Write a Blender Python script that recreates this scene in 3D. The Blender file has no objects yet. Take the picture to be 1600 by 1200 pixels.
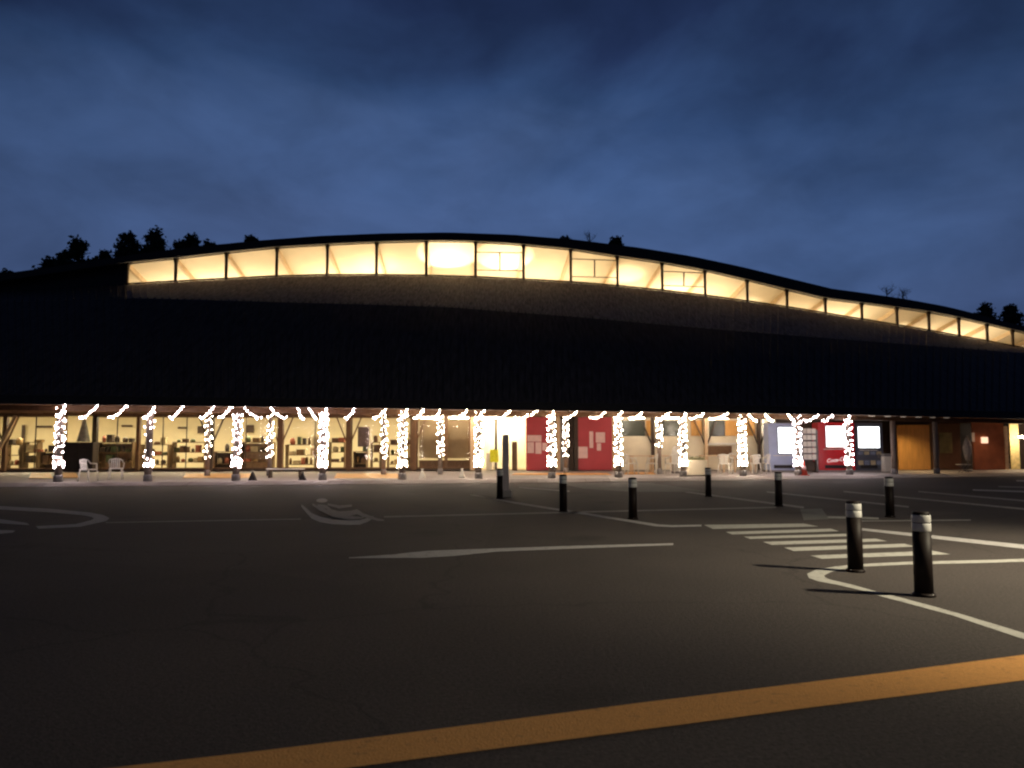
import bpy, math, random
from mathutils import Vector
random.seed(7)
C = bpy.context.scene.collection
sc = bpy.context.scene
R = math.radians

# ------------------------------------------------------------------ camera
CAM_H = 1.5; PITCH = math.atan(95/1200.0); FPX = 1200.0
cam_d = bpy.data.cameras.new('camera'); cam = bpy.data.objects.new('camera', cam_d); C.objects.link(cam)
cam_d.sensor_width = 36; cam_d.lens = 27; cam_d.clip_end = 2000; cam_d.clip_start = .05
cam.location = (0, 0, CAM_H); cam.rotation_euler = (R(90)+PITCH, 0, 0)
sc.camera = cam
cam_d.dof.use_dof = True; cam_d.dof.focus_distance = 11.0; cam_d.dof.aperture_fstop = 1.9

# ------------------------------------------------------------------ sky
w = bpy.data.worlds.new('World'); sc.world = w; w.use_nodes = True
nt = w.node_tree; N = nt.nodes; L = nt.links; N.clear()
out = N.new('ShaderNodeOutputWorld'); bg = N.new('ShaderNodeBackground'); L.new(bg.outputs[0], out.inputs[0])
tc = N.new('ShaderNodeTexCoord')
sep = N.new('ShaderNodeSeparateXYZ'); L.new(tc.outputs['Generated'], sep.inputs[0])
ramp = N.new('ShaderNodeValToRGB'); L.new(sep.outputs['Z'], ramp.inputs[0])
e = ramp.color_ramp.elements
e[0].position = 0.0; e[0].color = (.060, .096, .225, 1)
e[1].position = 1.0; e[1].color = (.006, .010, .030, 1)
for p_, c_ in ((.20, (.064, .110, .250)), (.34, (.057, .108, .252)), (.44, (.034, .072, .182)), (.54, (.017, .033, .096)), (.66, (.010, .019, .060))):
    q = ramp.color_ramp.elements.new(p_); q.color = c_+(1,)
# soft dusk clouds: uneven cloud deck whose underside darkens with height
def noise(loc, rot, scl, scale, det, rough, dist):
    m_ = N.new('ShaderNodeMapping'); L.new(tc.outputs['Generated'], m_.inputs[0])
    m_.inputs['Location'].default_value = loc; m_.inputs['Rotation'].default_value = (0, R(rot), 0); m_.inputs['Scale'].default_value = scl
    n_ = N.new('ShaderNodeTexNoise'); L.new(m_.outputs[0], n_.inputs[0]); n_.inputs['Scale'].default_value = scale
    n_.inputs['Detail'].default_value = det; n_.inputs['Roughness'].default_value = rough; n_.inputs['Distortion'].default_value = dist
    return n_.outputs['Fac']
n1 = noise((9.4, 4.2, 1.3), -14, (1.0, 1.0, 1.9), 2.0, 6, .5, .35)
n2 = noise((6.3, 1.9, 8.1), 20, (1.2, 1.0, 2.2), 5.5, 5, .55, .3)
ad = N.new('ShaderNodeMath'); ad.operation = 'MULTIPLY_ADD'; L.new(n1, ad.inputs[0]); ad.inputs[1].default_value = .60; L.new(sep.outputs['Z'], ad.inputs[2])
sb = N.new('ShaderNodeMath'); sb.operation = 'SUBTRACT'; L.new(ad.outputs[0], sb.inputs[0]); sb.inputs[1].default_value = .29
L.new(sb.outputs[0], ramp.inputs[0])
# the after-glow is strongest behind the building and fades round the horizon
dt = N.new('ShaderNodeVectorMath'); dt.operation = 'DOT_PRODUCT'; L.new(tc.outputs['Generated'], dt.inputs[0]); dt.inputs[1].default_value = (.0, 1, 0)
gl = N.new('ShaderNodeMapRange'); L.new(dt.outputs['Value'], gl.inputs[0])
gl.inputs[1].default_value = .55; gl.inputs[2].default_value = 1.0; gl.inputs[3].default_value = .30; gl.inputs[4].default_value = 1.0
cl = N.new('ShaderNodeMapRange'); L.new(n2, cl.inputs[0])
cl.inputs[1].default_value = .3; cl.inputs[2].default_value = .7; cl.inputs[3].default_value = .82; cl.inputs[4].default_value = 1.22
pr_ = N.new('ShaderNodeMath'); pr_.operation = 'MULTIPLY'; L.new(gl.outputs[0], pr_.inputs[0]); L.new(cl.outputs[0], pr_.inputs[1])
mx = N.new('ShaderNodeVectorMath'); mx.operation = 'SCALE'; L.new(ramp.outputs[0], mx.inputs[0]); L.new(pr_.outputs[0], mx.inputs['Scale'])
L.new(mx.outputs['Vector'], bg.inputs[0]); bg.inputs[1].default_value = 1.0

sc.view_settings.view_transform = 'Standard'; sc.view_settings.look = 'None'
sc.view_settings.exposure = 0; sc.view_settings.gamma = 1
sc.render.engine = 'CYCLES'
sc.cycles.use_denoising = True
sc.cycles.max_bounces = 6; sc.cycles.diffuse_bounces = 3; sc.cycles.glossy_bounces = 3
sc.cycles.transparent_max_bounces = 12; sc.cycles.sample_clamp_indirect = 4
sc.cycles.filter_width = 2.2
sc.cycles.use_light_tree = True

# ------------------------------------------------------------------ camera maths (pixels of the 1600x1200 photograph)
cp, sp = math.cos(PITCH), math.sin(PITCH)
def at(x, y, Y):
    u = (x-800)/FPX; v = (600-y)/FPX
    t = Y/(cp - v*sp)
    return Vector((u*t, Y, CAM_H + t*(sp + v*cp)))
def zpx(y, Y): return at(800, y, Y).z
def gnd(x, y, z=0.0):
    u = (x-800)/FPX; v = (600-y)/FPX
    t = (z-CAM_H)/(sp + v*cp)
    return Vector((u*t, t*(cp - v*sp), z))
def up(x): return (x-800)/FPX/1.00312
def lerp(tab, x):
    if x <= tab[0][0]:
        a, b = tab[0], tab[1]
    elif x >= tab[-1][0]:
        a, b = tab[-2], tab[-1]
    else:
        for a, b in zip(tab, tab[1:]):
            if a[0] <= x <= b[0]: break
    return a[1] + (b[1]-a[1])*(x-a[0])/(b[0]-a[0])
def F(X): return 31.4 + .209*(X+1.36) + .002275*(X+1.36)**2        # line of the front columns
def W(X): return 37.5 + .075*(X+20)                                # line of the shop wall
def on(fn, x, off=0.0):
    X = 0.0
    for _ in range(40): X = up(x)*(fn(X)+off)
    return X, fn(X)+off
ZW = 0.12          # walkway height at the columns
ZF = 0.22          # floor height at the shop wall
EAVE = [(-17, 2.98), (-1.3, 2.90), (15.6, 2.86), (26, 2.77)]
def floor_z(X, Y):
    a = (Y-F(X))/(W(X)-F(X)); return ZW + (ZF-ZW)*min(max(a, 0), 1)

# ------------------------------------------------------------------ mesh helpers
def wloc(o):
    v = Vector((0, 0, 0))
    while o: v += o.location; o = o.parent
    return v
class MB:
    def __init__(s): s.v = []; s.f = []; s.sm = []
    def add(s, vs, fs, smooth=False):
        n = len(s.v); s.v += [tuple(p) for p in vs]
        s.f += [tuple(i+n for i in f) for f in fs]; s.sm += [smooth]*len(fs)
    def box(s, c, d, rz=0.0):
        co, si = math.cos(rz), math.sin(rz); vs = []
        for k in (-1, 1):
            for j in (-1, 1):
                for i in (-1, 1):
                    x, y = i*d[0]/2, j*d[1]/2
                    vs.append((c[0]+x*co-y*si, c[1]+x*si+y*co, c[2]+k*d[2]/2))
        s.add(vs, [(0, 2, 3, 1), (4, 5, 7, 6), (0, 1, 5, 4), (2, 6, 7, 3), (0, 4, 6, 2), (1, 3, 7, 5)]); return s
    def bar(s, a, b, wd, ht, upv=(0, 0, 1)):
        a = Vector(a); b = Vector(b); d = (b-a).normalized(); u = Vector(upv)
        if abs(d.dot(u)) > .98: u = Vector((0, 1, 0))
        r = d.cross(u).normalized(); u = r.cross(d)
        vs = []
        for p in (a, b):
            for k, l in ((-1, -1), (1, -1), (1, 1), (-1, 1)):
                vs.append(p + r*k*wd/2 + u*l*ht/2)
        s.add(vs, [(0, 1, 2, 3), (4, 7, 6, 5), (0, 4, 5, 1), (1, 5, 6, 2), (2, 6, 7, 3), (3, 7, 4, 0)]); return s
    def tube(s, pts, r, n=8, cap=True):
        pts = [Vector(p) for p in pts]; base = len(s.v)
        rs = r if isinstance(r, (list, tuple)) else [r]*len(pts)
        prev = None
        for i, p in enumerate(pts):
            d = (pts[min(i+1, len(pts)-1)] - pts[max(i-1, 0)]).normalized()
            if prev is None:
                h = Vector((0, 0, 1)) if abs(d.z) < .9 else Vector((1, 0, 0))
                u = d.cross(h).normalized()
            else:
                u = (prev - d*prev.dot(d)).normalized()
            prev = u; q = d.cross(u)
            for k in range(n):
                a = 2*math.pi*k/n
                s.v.append(tuple(p + (u*math.cos(a)+q*math.sin(a))*rs[i]))
        for i in range(len(pts)-1):
            for k in range(n):
                a = base+i*n+k; b = base+i*n+(k+1) % n
                s.f.append((a, b, b+n, a+n)); s.sm.append(True)
        if cap:
            s.f.append(tuple(base+k for k in reversed(range(n)))); s.sm.append(False)
            e0 = base+(len(pts)-1)*n
            s.f.append(tuple(e0+k for k in range(n))); s.sm.append(False)
        return s
    def lathe(s, c, prof, n=24):
        base = len(s.v)
        for r, z in prof:
            for k in range(n):
                a = 2*math.pi*k/n
                s.v.append((c[0]+r*math.cos(a), c[1]+r*math.sin(a), c[2]+z))
        for i in range(len(prof)-1):
            for k in range(n):
                a = base+i*n+k; b = base+i*n+(k+1) % n
                s.f.append((a, b, b+n, a+n)); s.sm.append(True)
        s.f.append(tuple(base+k for k in reversed(range(n)))); s.sm.append(False)
        e0 = base+(len(prof)-1)*n
        s.f.append(tuple(e0+k for k in range(n))); s.sm.append(False)
        return s
    def octa(s, c, r, rz=None):
        rz = rz or r; x, y, z = c
        vs = [(x+r, y, z), (x, y+r, z), (x-r, y, z), (x, y-r, z), (x, y, z+rz), (x, y, z-rz)]
        s.add(vs, [(0, 1, 4), (1, 2, 4), (2, 3, 4), (3, 0, 4), (1, 0, 5), (2, 1, 5), (3, 2, 5), (0, 3, 5)], True); return s
    def build(s, name, mat, parent=None, kind=None, label=None, bevel=0, smooth_ok=True):
        me = bpy.data.meshes.new(name); off = wloc(parent) if parent else Vector((0, 0, 0))
        me.from_pydata([tuple(Vector(p)-off) for p in s.v], [], s.f); me.update()
        me.polygons.foreach_set('use_smooth', s.sm)
        me.materials.append(mat)
        o = bpy.data.objects.new(name, me); C.objects.link(o)
        if parent: o.parent = parent
        if kind: o['kind'] = kind
        if label: o['label'] = label
        if bevel:
            b = o.modifiers.new('bevel', 'BEVEL'); b.width = bevel; b.segments = 2; b.limit_method = 'ANGLE'
        return o
def thing(name, label, cat, loc=(0, 0, 0), group=None):
    o = bpy.data.objects.new(name, None); C.objects.link(o); o.location = loc; o.empty_display_size = .2
    o['label'] = label; o['category'] = cat
    if group: o['group'] = group
    return o
def tag(o, label, cat, group=None):
    o['label'] = label; o['category'] = cat
    if group: o['group'] = group
    return o
def kids(o): return [c for c in bpy.data.objects if c.parent == o]
def dup(o, loc, rz=None, label=None, parent=None):
    c = o.copy(); C.objects.link(c)
    if parent: c.parent = parent
    else:
        c.location = loc
        if rz is not None: c.rotation_euler.z = rz
        if label: c['label'] = label
    for k in list(kids(o)):
        dup(k, None, parent=c)
    return c
ORD = ['first', 'second', 'third', 'fourth', 'fifth', 'sixth', 'seventh', 'eighth', 'ninth', 'tenth', 'eleventh', 'twelfth',
       'thirteenth', 'fourteenth', 'fifteenth', 'sixteenth', 'seventeenth', 'eighteenth', 'nineteenth', 'twentieth']
def ordn(i):
    if i < 20: return ORD[i]
    t = {2: 'twenty', 3: 'thirty'}[(i+1)//10]
    return t + '-' + ORD[(i+1) % 10 - 1] if (i+1) % 10 else {30: 'thirtieth'}[i+1]

# ------------------------------------------------------------------ materials
def mat(name, col, rough=.7, metal=0, var=.25, scale=6, bump=0, spec=.5, stretch=None, emit=None, estr=0, coat=0):
    m = bpy.data.materials.new(name); m.use_nodes = True; t = m.node_tree; b = t.nodes['Principled BSDF']
    b.inputs['Roughness'].default_value = rough; b.inputs['Metallic'].default_value = metal
    b.inputs['Specular IOR Level'].default_value = spec; b.inputs['Coat Weight'].default_value = coat
    co = t.nodes.new('ShaderNodeTexCoord'); vec = co.outputs['Object']
    if stretch:
        mpp = t.nodes.new('ShaderNodeMapping'); mpp.inputs['Scale'].default_value = stretch
        t.links.new(vec, mpp.inputs[0]); vec = mpp.outputs[0]
    n = t.nodes.new('ShaderNodeTexNoise'); n.inputs['Scale'].default_value = scale; n.inputs['Detail'].default_value = 6
    t.links.new(vec, n.inputs['Vector'])
    r = t.nodes.new('ShaderNodeValToRGB'); t.links.new(n.outputs['Fac'], r.inputs[0])
    r.color_ramp.elements[0].position = .3; r.color_ramp.elements[1].position = .7
    r.color_ramp.elements[0].color = tuple(c*(1-var) for c in col)+(1,)
    r.color_ramp.elements[1].color = tuple(min(1, c*(1+var)) for c in col)+(1,)
    t.links.new(r.outputs[0], b.inputs['Base Color'])
    if bump:
        bp = t.nodes.new('ShaderNodeBump'); bp.inputs['Strength'].default_value = bump; bp.inputs['Distance'].default_value = .01
        t.links.new(n.outputs['Fac'], bp.inputs['Height']); t.links.new(bp.outputs[0], b.inputs['Normal'])
    if emit:
        b.inputs['Emission Color'].default_value = emit+(1,); b.inputs['Emission Strength'].default_value = estr
    return m
def glass_mat(name, tint=(1, 1, 1), refl=.07):
    m = bpy.data.materials.new(name); m.use_nodes = True; t = m.node_tree; t.nodes.clear()
    o = t.nodes.new('ShaderNodeOutputMaterial'); tr = t.nodes.new('ShaderNodeBsdfTransparent'); gl = t.nodes.new('ShaderNodeBsdfGlossy')
    tr.inputs[0].default_value = tint+(1,); gl.inputs['Roughness'].default_value = .05
    lw = t.nodes.new('ShaderNodeFresnel'); lw.inputs[0].default_value = 1.4
    mi = t.nodes.new('ShaderNodeMixShader'); t.links.new(lw.outputs[0], mi.inputs[0])
    t.links.new(tr.outputs[0], mi.inputs[1]); t.links.new(gl.outputs[0], mi.inputs[2]); t.links.new(mi.outputs[0], o.inputs[0])
    return m
def ground_mat(name, col, fine, patch, rough=.85, paint=None, wear=.5):
    m = bpy.data.materials.new(name); m.use_nodes = True; t = m.node_tree; b = t.nodes['Principled BSDF']
    b.inputs['Roughness'].default_value = rough; b.inputs['Specular IOR Level'].default_value = .3
    g = t.nodes.new('ShaderNodeNewGeometry'); vec = g.outputs['Position']
    n1 = t.nodes.new('ShaderNodeTexNoise'); n1.inputs['Scale'].default_value = 34; n1.inputs['Detail'].default_value = 5; n1.inputs['Roughness'].default_value = .75
    n2 = t.nodes.new('ShaderNodeTexNoise'); n2.inputs['Scale'].default_value = .22; n2.inputs['Detail'].default_value = 7
    n3 = t.nodes.new('ShaderNodeTexVoronoi'); n3.inputs['Scale'].default_value = 75
    for n in (n1, n2, n3): t.links.new(vec, n.inputs['Vector'])
    def mr(src, a, bb, f0=.3, f1=.7):
        k = t.nodes.new('ShaderNodeMapRange'); t.links.new(src, k.inputs[0])
        k.inputs[1].default_value = f0; k.inputs[2].default_value = f1; k.inputs[3].default_value = a; k.inputs[4].default_value = bb; return k.outputs[0]
    a = mr(n1.outputs['Fac'], 1-fine, 1+fine); c = mr(n2.outputs['Fac'], 1-patch, 1+patch)
    mu = t.nodes.new('ShaderNodeMath'); mu.operation = 'MULTIPLY'; t.links.new(a, mu.inputs[0]); t.links.new(c, mu.inputs[1])
    vm = t.nodes.new('ShaderNodeVectorMath'); vm.operation = 'SCALE'; vm.inputs[0].default_value = col; t.links.new(mu.outputs[0], vm.inputs['Scale'])
    src = vm.outputs[0]
    # hairline cracks, repair patches and oil stains
    dn = t.nodes.new('ShaderNodeTexNoise'); dn.inputs['Scale'].default_value = 1.6; dn.inputs['Detail'].default_value = 6; t.links.new(vec, dn.inputs['Vector'])
    ad_ = t.nodes.new('ShaderNodeVectorMath'); ad_.operation = 'MULTIPLY_ADD'; t.links.new(dn.outputs['Color'], ad_.inputs[0]); ad_.inputs[1].default_value = (.9, .9, 0); t.links.new(vec, ad_.inputs[2])
    v1 = t.nodes.new('ShaderNodeTexVoronoi'); v1.feature = 'DISTANCE_TO_EDGE'; v1.inputs['Scale'].default_value = .22; t.links.new(ad_.outputs[0], v1.inputs['Vector'])
    v2 = t.nodes.new('ShaderNodeTexVoronoi'); v2.inputs['Scale'].default_value = .16; t.links.new(vec, v2.inputs['Vector'])
    v3 = t.nodes.new('ShaderNodeTexVoronoi'); v3.inputs['Scale'].default_value = .45; t.links.new(ad_.outputs[0], v3.inputs['Vector'])
    sx = t.nodes.new('ShaderNodeSeparateColor'); t.links.new(v2.outputs['Color'], sx.inputs[0])
    mk = mr(v1.outputs['Distance'], .72, 1, .001, .008); mp2 = mr(sx.outputs[0], .84, 1.12, 0, 1); mo = mr(v3.outputs['Distance'], .62, 1, .06, .22)
    for fac_ in (mk, mp2, mo):
        q_ = t.nodes.new('ShaderNodeVectorMath'); q_.operation = 'SCALE'; t.links.new(src, q_.inputs[0]); t.links.new(fac_, q_.inputs['Scale']); src = q_.outputs[0]
    if paint:
        n4 = t.nodes.new('ShaderNodeTexNoise'); n4.inputs['Scale'].default_value = 9; n4.inputs['Detail'].default_value = 8; n4.inputs['Roughness'].default_value = .7
        t.links.new(vec, n4.inputs['Vector'])
        fac = mr(n4.outputs['Fac'], 0, 1, wear-.22, wear+.06)
        mm = t.nodes.new('ShaderNodeMix'); mm.data_type = 'RGBA'; t.links.new(fac, mm.inputs['Factor'])
        t.links.new(src, mm.inputs['A']); mm.inputs['B'].default_value = paint+(1,)
        mul = t.nodes.new('ShaderNodeMix'); mul.data_type = 'RGBA'; mul.blend_type = 'MULTIPLY'; mul.inputs['Factor'].default_value = .8
        cc = t.nodes.new('ShaderNodeCombineColor')
        ff = mr(n1.outputs['Fac'], .75, 1.05)
        for i_ in range(3): t.links.new(ff, cc.inputs[i_])
        t.links.new(mm.outputs['Result'], mul.inputs['A']); t.links.new(cc.outputs[0], mul.inputs['B']); src = mul.outputs['Result']
    t.links.new(src, b.inputs['Base Color'])
    bp = t.nodes.new('ShaderNodeBump'); bp.inputs['Strength'].default_value = .5; bp.inputs['Distance'].default_value = .006
    t.links.new(n3.outputs['Distance'], bp.inputs['Height']); t.links.new(bp.outputs[0], b.inputs['Normal'])
    return m
def emit_mat(name, col, s):
    m = bpy.data.materials.new(name); m.use_nodes = True; t = m.node_tree; t.nodes.clear()
    o = t.nodes.new('ShaderNodeOutputMaterial'); em = t.nodes.new('ShaderNodeEmission'); em.inputs[0].default_value = col+(1,); em.inputs[1].default_value = s
    t.links.new(em.outputs[0], o.inputs[0]); return m

ASPH = (.062, .051, .047)
M_asph = ground_mat('asphalt', ASPH, .6, .25)
M_white = ground_mat('worn_white_paint', ASPH, .3, .2, paint=(.44, .43, .40), wear=.42)
M_faded = ground_mat('faded_white_paint', ASPH, .3, .2, paint=(.34, .32, .31), wear=.44)
M_smudge = ground_mat('faded_symbol_paint', ASPH, .3, .2, paint=(.48, .46, .46), wear=.42)
M_yel = ground_mat('yellow_paint', ASPH, .3, .15, paint=(.76, .37, .11), wear=.37)
M_conc = ground_mat('walkway_concrete', (.44, .40, .385), .12, .14, rough=.7)
M_kerb = ground_mat('kerb_concrete', (.40, .36, .34), .15, .2)
M_patch = ground_mat('pale_concrete', (.15, .145, .135), .25, .2)
M_roof = mat('dark_roof_metal', (.085, .070, .066), .65, 0, .4, 3, spec=.25, stretch=(3, .4, .4))
M_band = mat('window_lit_roof', (.34, .28, .25), .7, 0, .5, 4, spec=.2, stretch=(4, .5, .5))  # roof colour made paler for the window light falling on it
M_fascia = mat('dark_fascia', (.022, .018, .018), .7)
M_soff = mat('soffit_boards', (.42, .27, .22), .7, 0, .2, 4, stretch=(.4, 6, 1))
M_timb = mat('brown_timber', (.15, .075, .032), .6, 0, .3, 8, stretch=(6, 6, .6))
M_dtimb = mat('dark_timber', (.045, .026, .016), .6, 0, .3, 8, stretch=(6, 6, .6))
M_log = mat('peeled_log', (.25, .19, .15), .7, 0, .3, 9, .4, stretch=(5, 5, .6))
M_postb = mat('concrete_footing', (.28, .26, .25), .8, 0, .15, 12)
M_ceil = mat('warm_ceiling', (.80, .70, .52), .8, 0, .05, 1)
M_raft = mat('laminated_rafter', (.66, .50, .31), .6, 0, .1, 4)
M_mull = mat('mullion_timber', (.055, .030, .014), .6)
M_glass = glass_mat('window_glass')
M_wire = mat('green_cable', (.02, .03, .02), .6)
M_bulb = emit_mat('fairy_bulb', (1, .84, .87), 70)
M_bulbw = emit_mat('warm_fairy_bulb', (1, .84, .66), 100)
M_tube = emit_mat('fluorescent_tube', (1, .84, .64), 130)
M_lampw = emit_mat('shop_ceiling_lamp', (1, .84, .54), 62)
M_shopw = mat('cream_shop_wall', (.78, .71, .49), .8, 0, .08, 1.2)
M_shopf = mat('shop_floor', (.40, .30, .20), .5, 0, .15, 2)
M_red = mat('red_wall_paint', (.50, .055, .07), .55, 0, .08, 1.5)
M_paper = mat('notice_paper', (.88, .60, .58), .8, 0, .08, 6)
M_black = mat('bollard_black', (.013, .008, .007), .55, 0, .2, 14, spec=.14)
M_refl = mat('bollard_reflective_white', (.58, .57, .55), .35, 0, .08, 20, spec=.6)
M_steel = mat('grey_steel', (.22, .21, .21), .4, .6)
M_leaf = mat('night_foliage', (.030, .045, .022), .8, 0, .4, 1.5)
M_bark = mat('bark', (.05, .035, .025), .9)
M_wpl = mat('white_plastic', (.74, .70, .62), .45, 0, .05, 5)
M_pine = mat('pale_wood', (.66, .46, .27), .55, 0, .15, 8)

# ------------------------------------------------------------------ ground
g = MB(); g.add([(-400, -200, 0), (400, -200, 0), (400, 600, 0), (-400, 600, 0)], [(0, 1, 2, 3)])
g.build('parking_lot', M_asph, kind='structure')

# a street lamp stands outside the right edge of the picture; its light throws the bollard shadows
LX, LY, LZ = 14.0, 5.2, 8.0
sl = thing('street_lamp', 'tall grey parking lot street lamp right of the bollards', 'street lamp', (LX, LY, 0))
MB().lathe((LX, LY, 0), [(.12, 0), (.12, .1), (.07, .12), (.055, 3), (.045, LZ+.1)], 14).build('pole', M_steel, sl)
MB().bar((LX, LY, LZ+.1), (LX-1.2, LY, LZ+.22), .05, .05).build('arm', M_steel, sl)
MB().box((LX-1.3, LY, LZ+.22), (.6, .22, .1)).build('lamp_head', M_steel, sl, bevel=.02)
MB().box((LX-1.3, LY, LZ+.165), (.5, .16, .01)).build('lens', emit_mat('street_lamp_lens', (1, .88, .66), 6), sl)
def lamp_light(energy, size, blend, aim):
    ld = bpy.data.lights.new('street_lamp_light', 'SPOT'); ld.energy = energy; ld.color = (1, .88, .62); ld.shadow_soft_size = .28
    ld.spot_size = R(size); ld.spot_blend = blend
    lo = bpy.data.objects.new('street_lamp_light', ld); C.objects.link(lo); lo.parent = sl; lo.location = (-1.3, 0, LZ+.10)
    d = Vector(aim)-Vector((LX-1.3, LY, LZ+.10)); lo.rotation_euler = d.to_track_quat('-Z', 'Y').to_euler()
lamp_light(16500, 66, 1.0, (8.2, 8.3, 0))     # main beam on the bollard island
lamp_light(2700, 160, .7, (10, 6.5, 0))      # wide spill

# ------------------------------------------------------------------ walkway under the eaves
XS = [(-46 + i*1.0) for i in range(86)]
mb = MB(); kb = MB()
vs = []
for X in XS:
    y0 = F(X)-.50; y1 = W(X)+.0
    vs += [(X, y0, ZW), (X, max(F(X)+2, y0+1), floor_z(X, F(X)+2)), (X, y1+12, ZF)]
fs = []
for i in range(len(XS)-1):
    a = i*3
    fs += [(a, a+3, a+4, a+1), (a+1, a+4, a+5, a+2)]
mb.add(vs, fs); mb.build('walkway', M_conc, kind='structure')
for i in range(len(XS)-1):
    a, b = XS[i], XS[i+1]
    k = MB()
    P_ = []
    for xx in (a+.006, b-.006):
        P_ += [(xx, F(xx)-.502, -.02), (xx, F(xx)-.502, ZW+.004), (xx, F(xx)-.60, ZW-.004), (xx, F(xx)-1.05, .012), (xx, F(xx)-1.06, -.02)]
    k.add(P_, [(0, 1, 2, 3, 4), (9, 8, 7, 6, 5), (1, 6, 7, 2), (2, 7, 8, 3), (3, 8, 9, 4), (0, 5, 6, 1)])
    if abs((a+b)/2) < 30: k.build('kerb_stone', M_kerb, kind='structure')

# ------------------------------------------------------------------ painted markings
def poly(name, pts, m, z=.004, kind='structure'):
    o = MB(); P = [gnd(x, y, z) for x, y in pts]; o.add(P, [tuple(range(len(P)))]); 
    me = o.build(name, m, kind=kind)
    if me.data.polygons[0].normal.z < 0: me.data.flip_normals()
    return me
def strip(name, A, B, m, z=.004):
    o = MB(); n = len(A); o.add([gnd(x, y, z) for x, y in A]+[gnd(x, y, z) for x, y in B], [(i, i+1, n+i+1, n+i) for i in range(n-1)])
    me = o.build(name, m, kind='structure')
    if me.data.polygons[0].normal.z < 0: me.data.flip_normals()
    return me
for q in ([(1100, 820), (1256, 818), (1279, 822.5), (1114, 826.5)], [(1134, 831), (1298, 826), (1311, 830), (1144, 835)],
          [(1162, 838.5), (1322, 834), (1336, 837.5), (1172, 842)], [(1192, 846.5), (1368, 841.5), (1386, 845.5), (1206, 851.5)],
          [(1225, 855.5), (1413, 849.5), (1431, 854), (1240, 861)], [(1266, 868), (1457, 860.5), (1485, 866), (1284, 873)]):
    poly('crosswalk_bar', q, M_white)
strip('island_edge_line', [(1700, 869.5), (1600, 873), (1536, 875), (1420, 877.5), (1346, 881), (1305, 885), (1275, 890), (1261, 896.5), (1264, 903), (1278, 908), (1310, 914), (1368, 927.5)],
      [(1700, 874.5), (1600, 877.5), (1536, 879.5), (1420, 882), (1346, 885.5), (1318, 889), (1298, 894), (1288, 899), (1289, 902), (1297, 905.5), (1330, 913), (1382, 927.5)], M_white)
strip('island_edge_line', [(1370, 930), (1487, 961), (1600, 999), (1700, 1032)], [(1394, 930), (1487, 955), (1600, 989), (1700, 1020)], M_white)
strip('road_edge_line', [(1345, 825), (1450, 835.5), (1600, 851), (1700, 861)], [(1345, 828.5), (1450, 840.5), (1600, 857.5), (1700, 868)], M_smudge)
def line(x0, y0, x1, y1, w0, w1, m=M_faded, name='parking_line'):
    return strip(name, [(x0, y0-w0/2), (x1, y1-w1/2)], [(x0, y0+w0/2), (x1, y1+w1/2)], m)
line(1071, 768.5, 1256, 793, 2.2, 3.2); line(1198, 768.5, 1420, 792, 1.8, 2.6); line(1318, 768, 1700, 805, 1.8, 3)
line(1435, 768, 1700, 791, 1.8, 3); line(1520, 765.5, 1700, 771.5, 2, 3, M_smudge); line(1560, 760.3, 1700, 764, 1.6, 2)
line(1345, 814, 1517, 812.5, 1.6, 1.8); line(1588, 751, 1700, 753, 2, 2.4, M_smudge)
line(600, 807.5, 1213, 792.6, 2.2, 2.2); line(165, 816.5, 470, 811, 1.6, 1.8)
strip('parking_line', [(733, 773.2), (800, 783.5), (880, 796), (960, 808.5), (1030, 819.5), (1050, 820.6), (1096, 819.8)],
      [(743, 773.6), (800, 786), (880, 799), (960, 811.7), (1024, 822.3), (1050, 823.4), (1096, 822.4)], M_smudge)
line(811, 761.4, 890, 767.6, 1.6, 2)
line(1292, 808, 1373, 810, 3.2, 3.0, M_white, 'painted_bar')
poly('drain_patch', [(1250, 795.5), (1284, 794.5), (1296, 811), (1256, 812.5)], M_patch)
strip('arrow_marking', [(545, 871), (617, 866), (640, 863.2), (671, 860.5), (776, 856.7), (900, 852.6), (1052, 848.7)],
      [(545, 872), (617, 871.8), (660, 871.6), (711, 868.6), (776, 862), (900, 857), (1052, 851.6)], M_smudge)
# hatched island on the far left
strip('hatched_island_line', [(-100, 786), (0, 790.8), (80, 795), (142, 801), (162, 805), (171, 809.5), (166, 814), (125, 823), (60, 826)],
      [(-100, 791.5), (0, 796), (80, 800.5), (130, 805), (143, 807.5), (147, 810), (143, 812.5), (118, 819), (56, 822)], M_smudge)
strip('hatched_island_line', [(-60, 806), (0, 811), (42, 817)], [(-60, 811.5), (0, 817.5), (46, 820.5)], M_smudge)
strip('hatched_island_line', [(-60, 824), (0, 828), (24, 829)], [(-60, 831), (0, 834), (20, 832)], M_smudge)
# wheelchair symbol, worn
def stroke(pts, wid, m=M_smudge, z=.004):
    A = []; B = []
    for i, (x, y) in enumerate(pts):
        A.append((x, y-wid[i]/2)); B.append((x, y+wid[i]/2))
    return strip('wheelchair_symbol', A, B, m, z)
poly('wheelchair_symbol', [(503+9*math.cos(a*math.pi/6), 782+3.1*math.sin(a*math.pi/6)) for a in range(12)], M_smudge)
stroke([(471, 790), (478, 797), (487, 806), (500, 811.5), (520, 815.5), (545, 816.6), (562, 816), (574, 812.5), (583, 808)], [4, 7, 8.5, 8.5, 7, 7, 7.5, 6, 4], M_smudge)
stroke([(496, 790), (510, 792), (518, 800), (530, 803), (548, 802), (558, 799.5), (568, 805), (590, 812), (600, 813)], [4, 6, 8.5, 8, 8, 8, 6, 4, 2], M_faded, .008)
stroke([(488, 788), (500, 795), (520, 804), (545, 809), (568, 809)], [3, 6, 7, 6, 2], M_faded, .016)
stroke([(512, 788), (530, 792), (550, 790)], [3, 5, 3], M_faded, .012)
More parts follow.
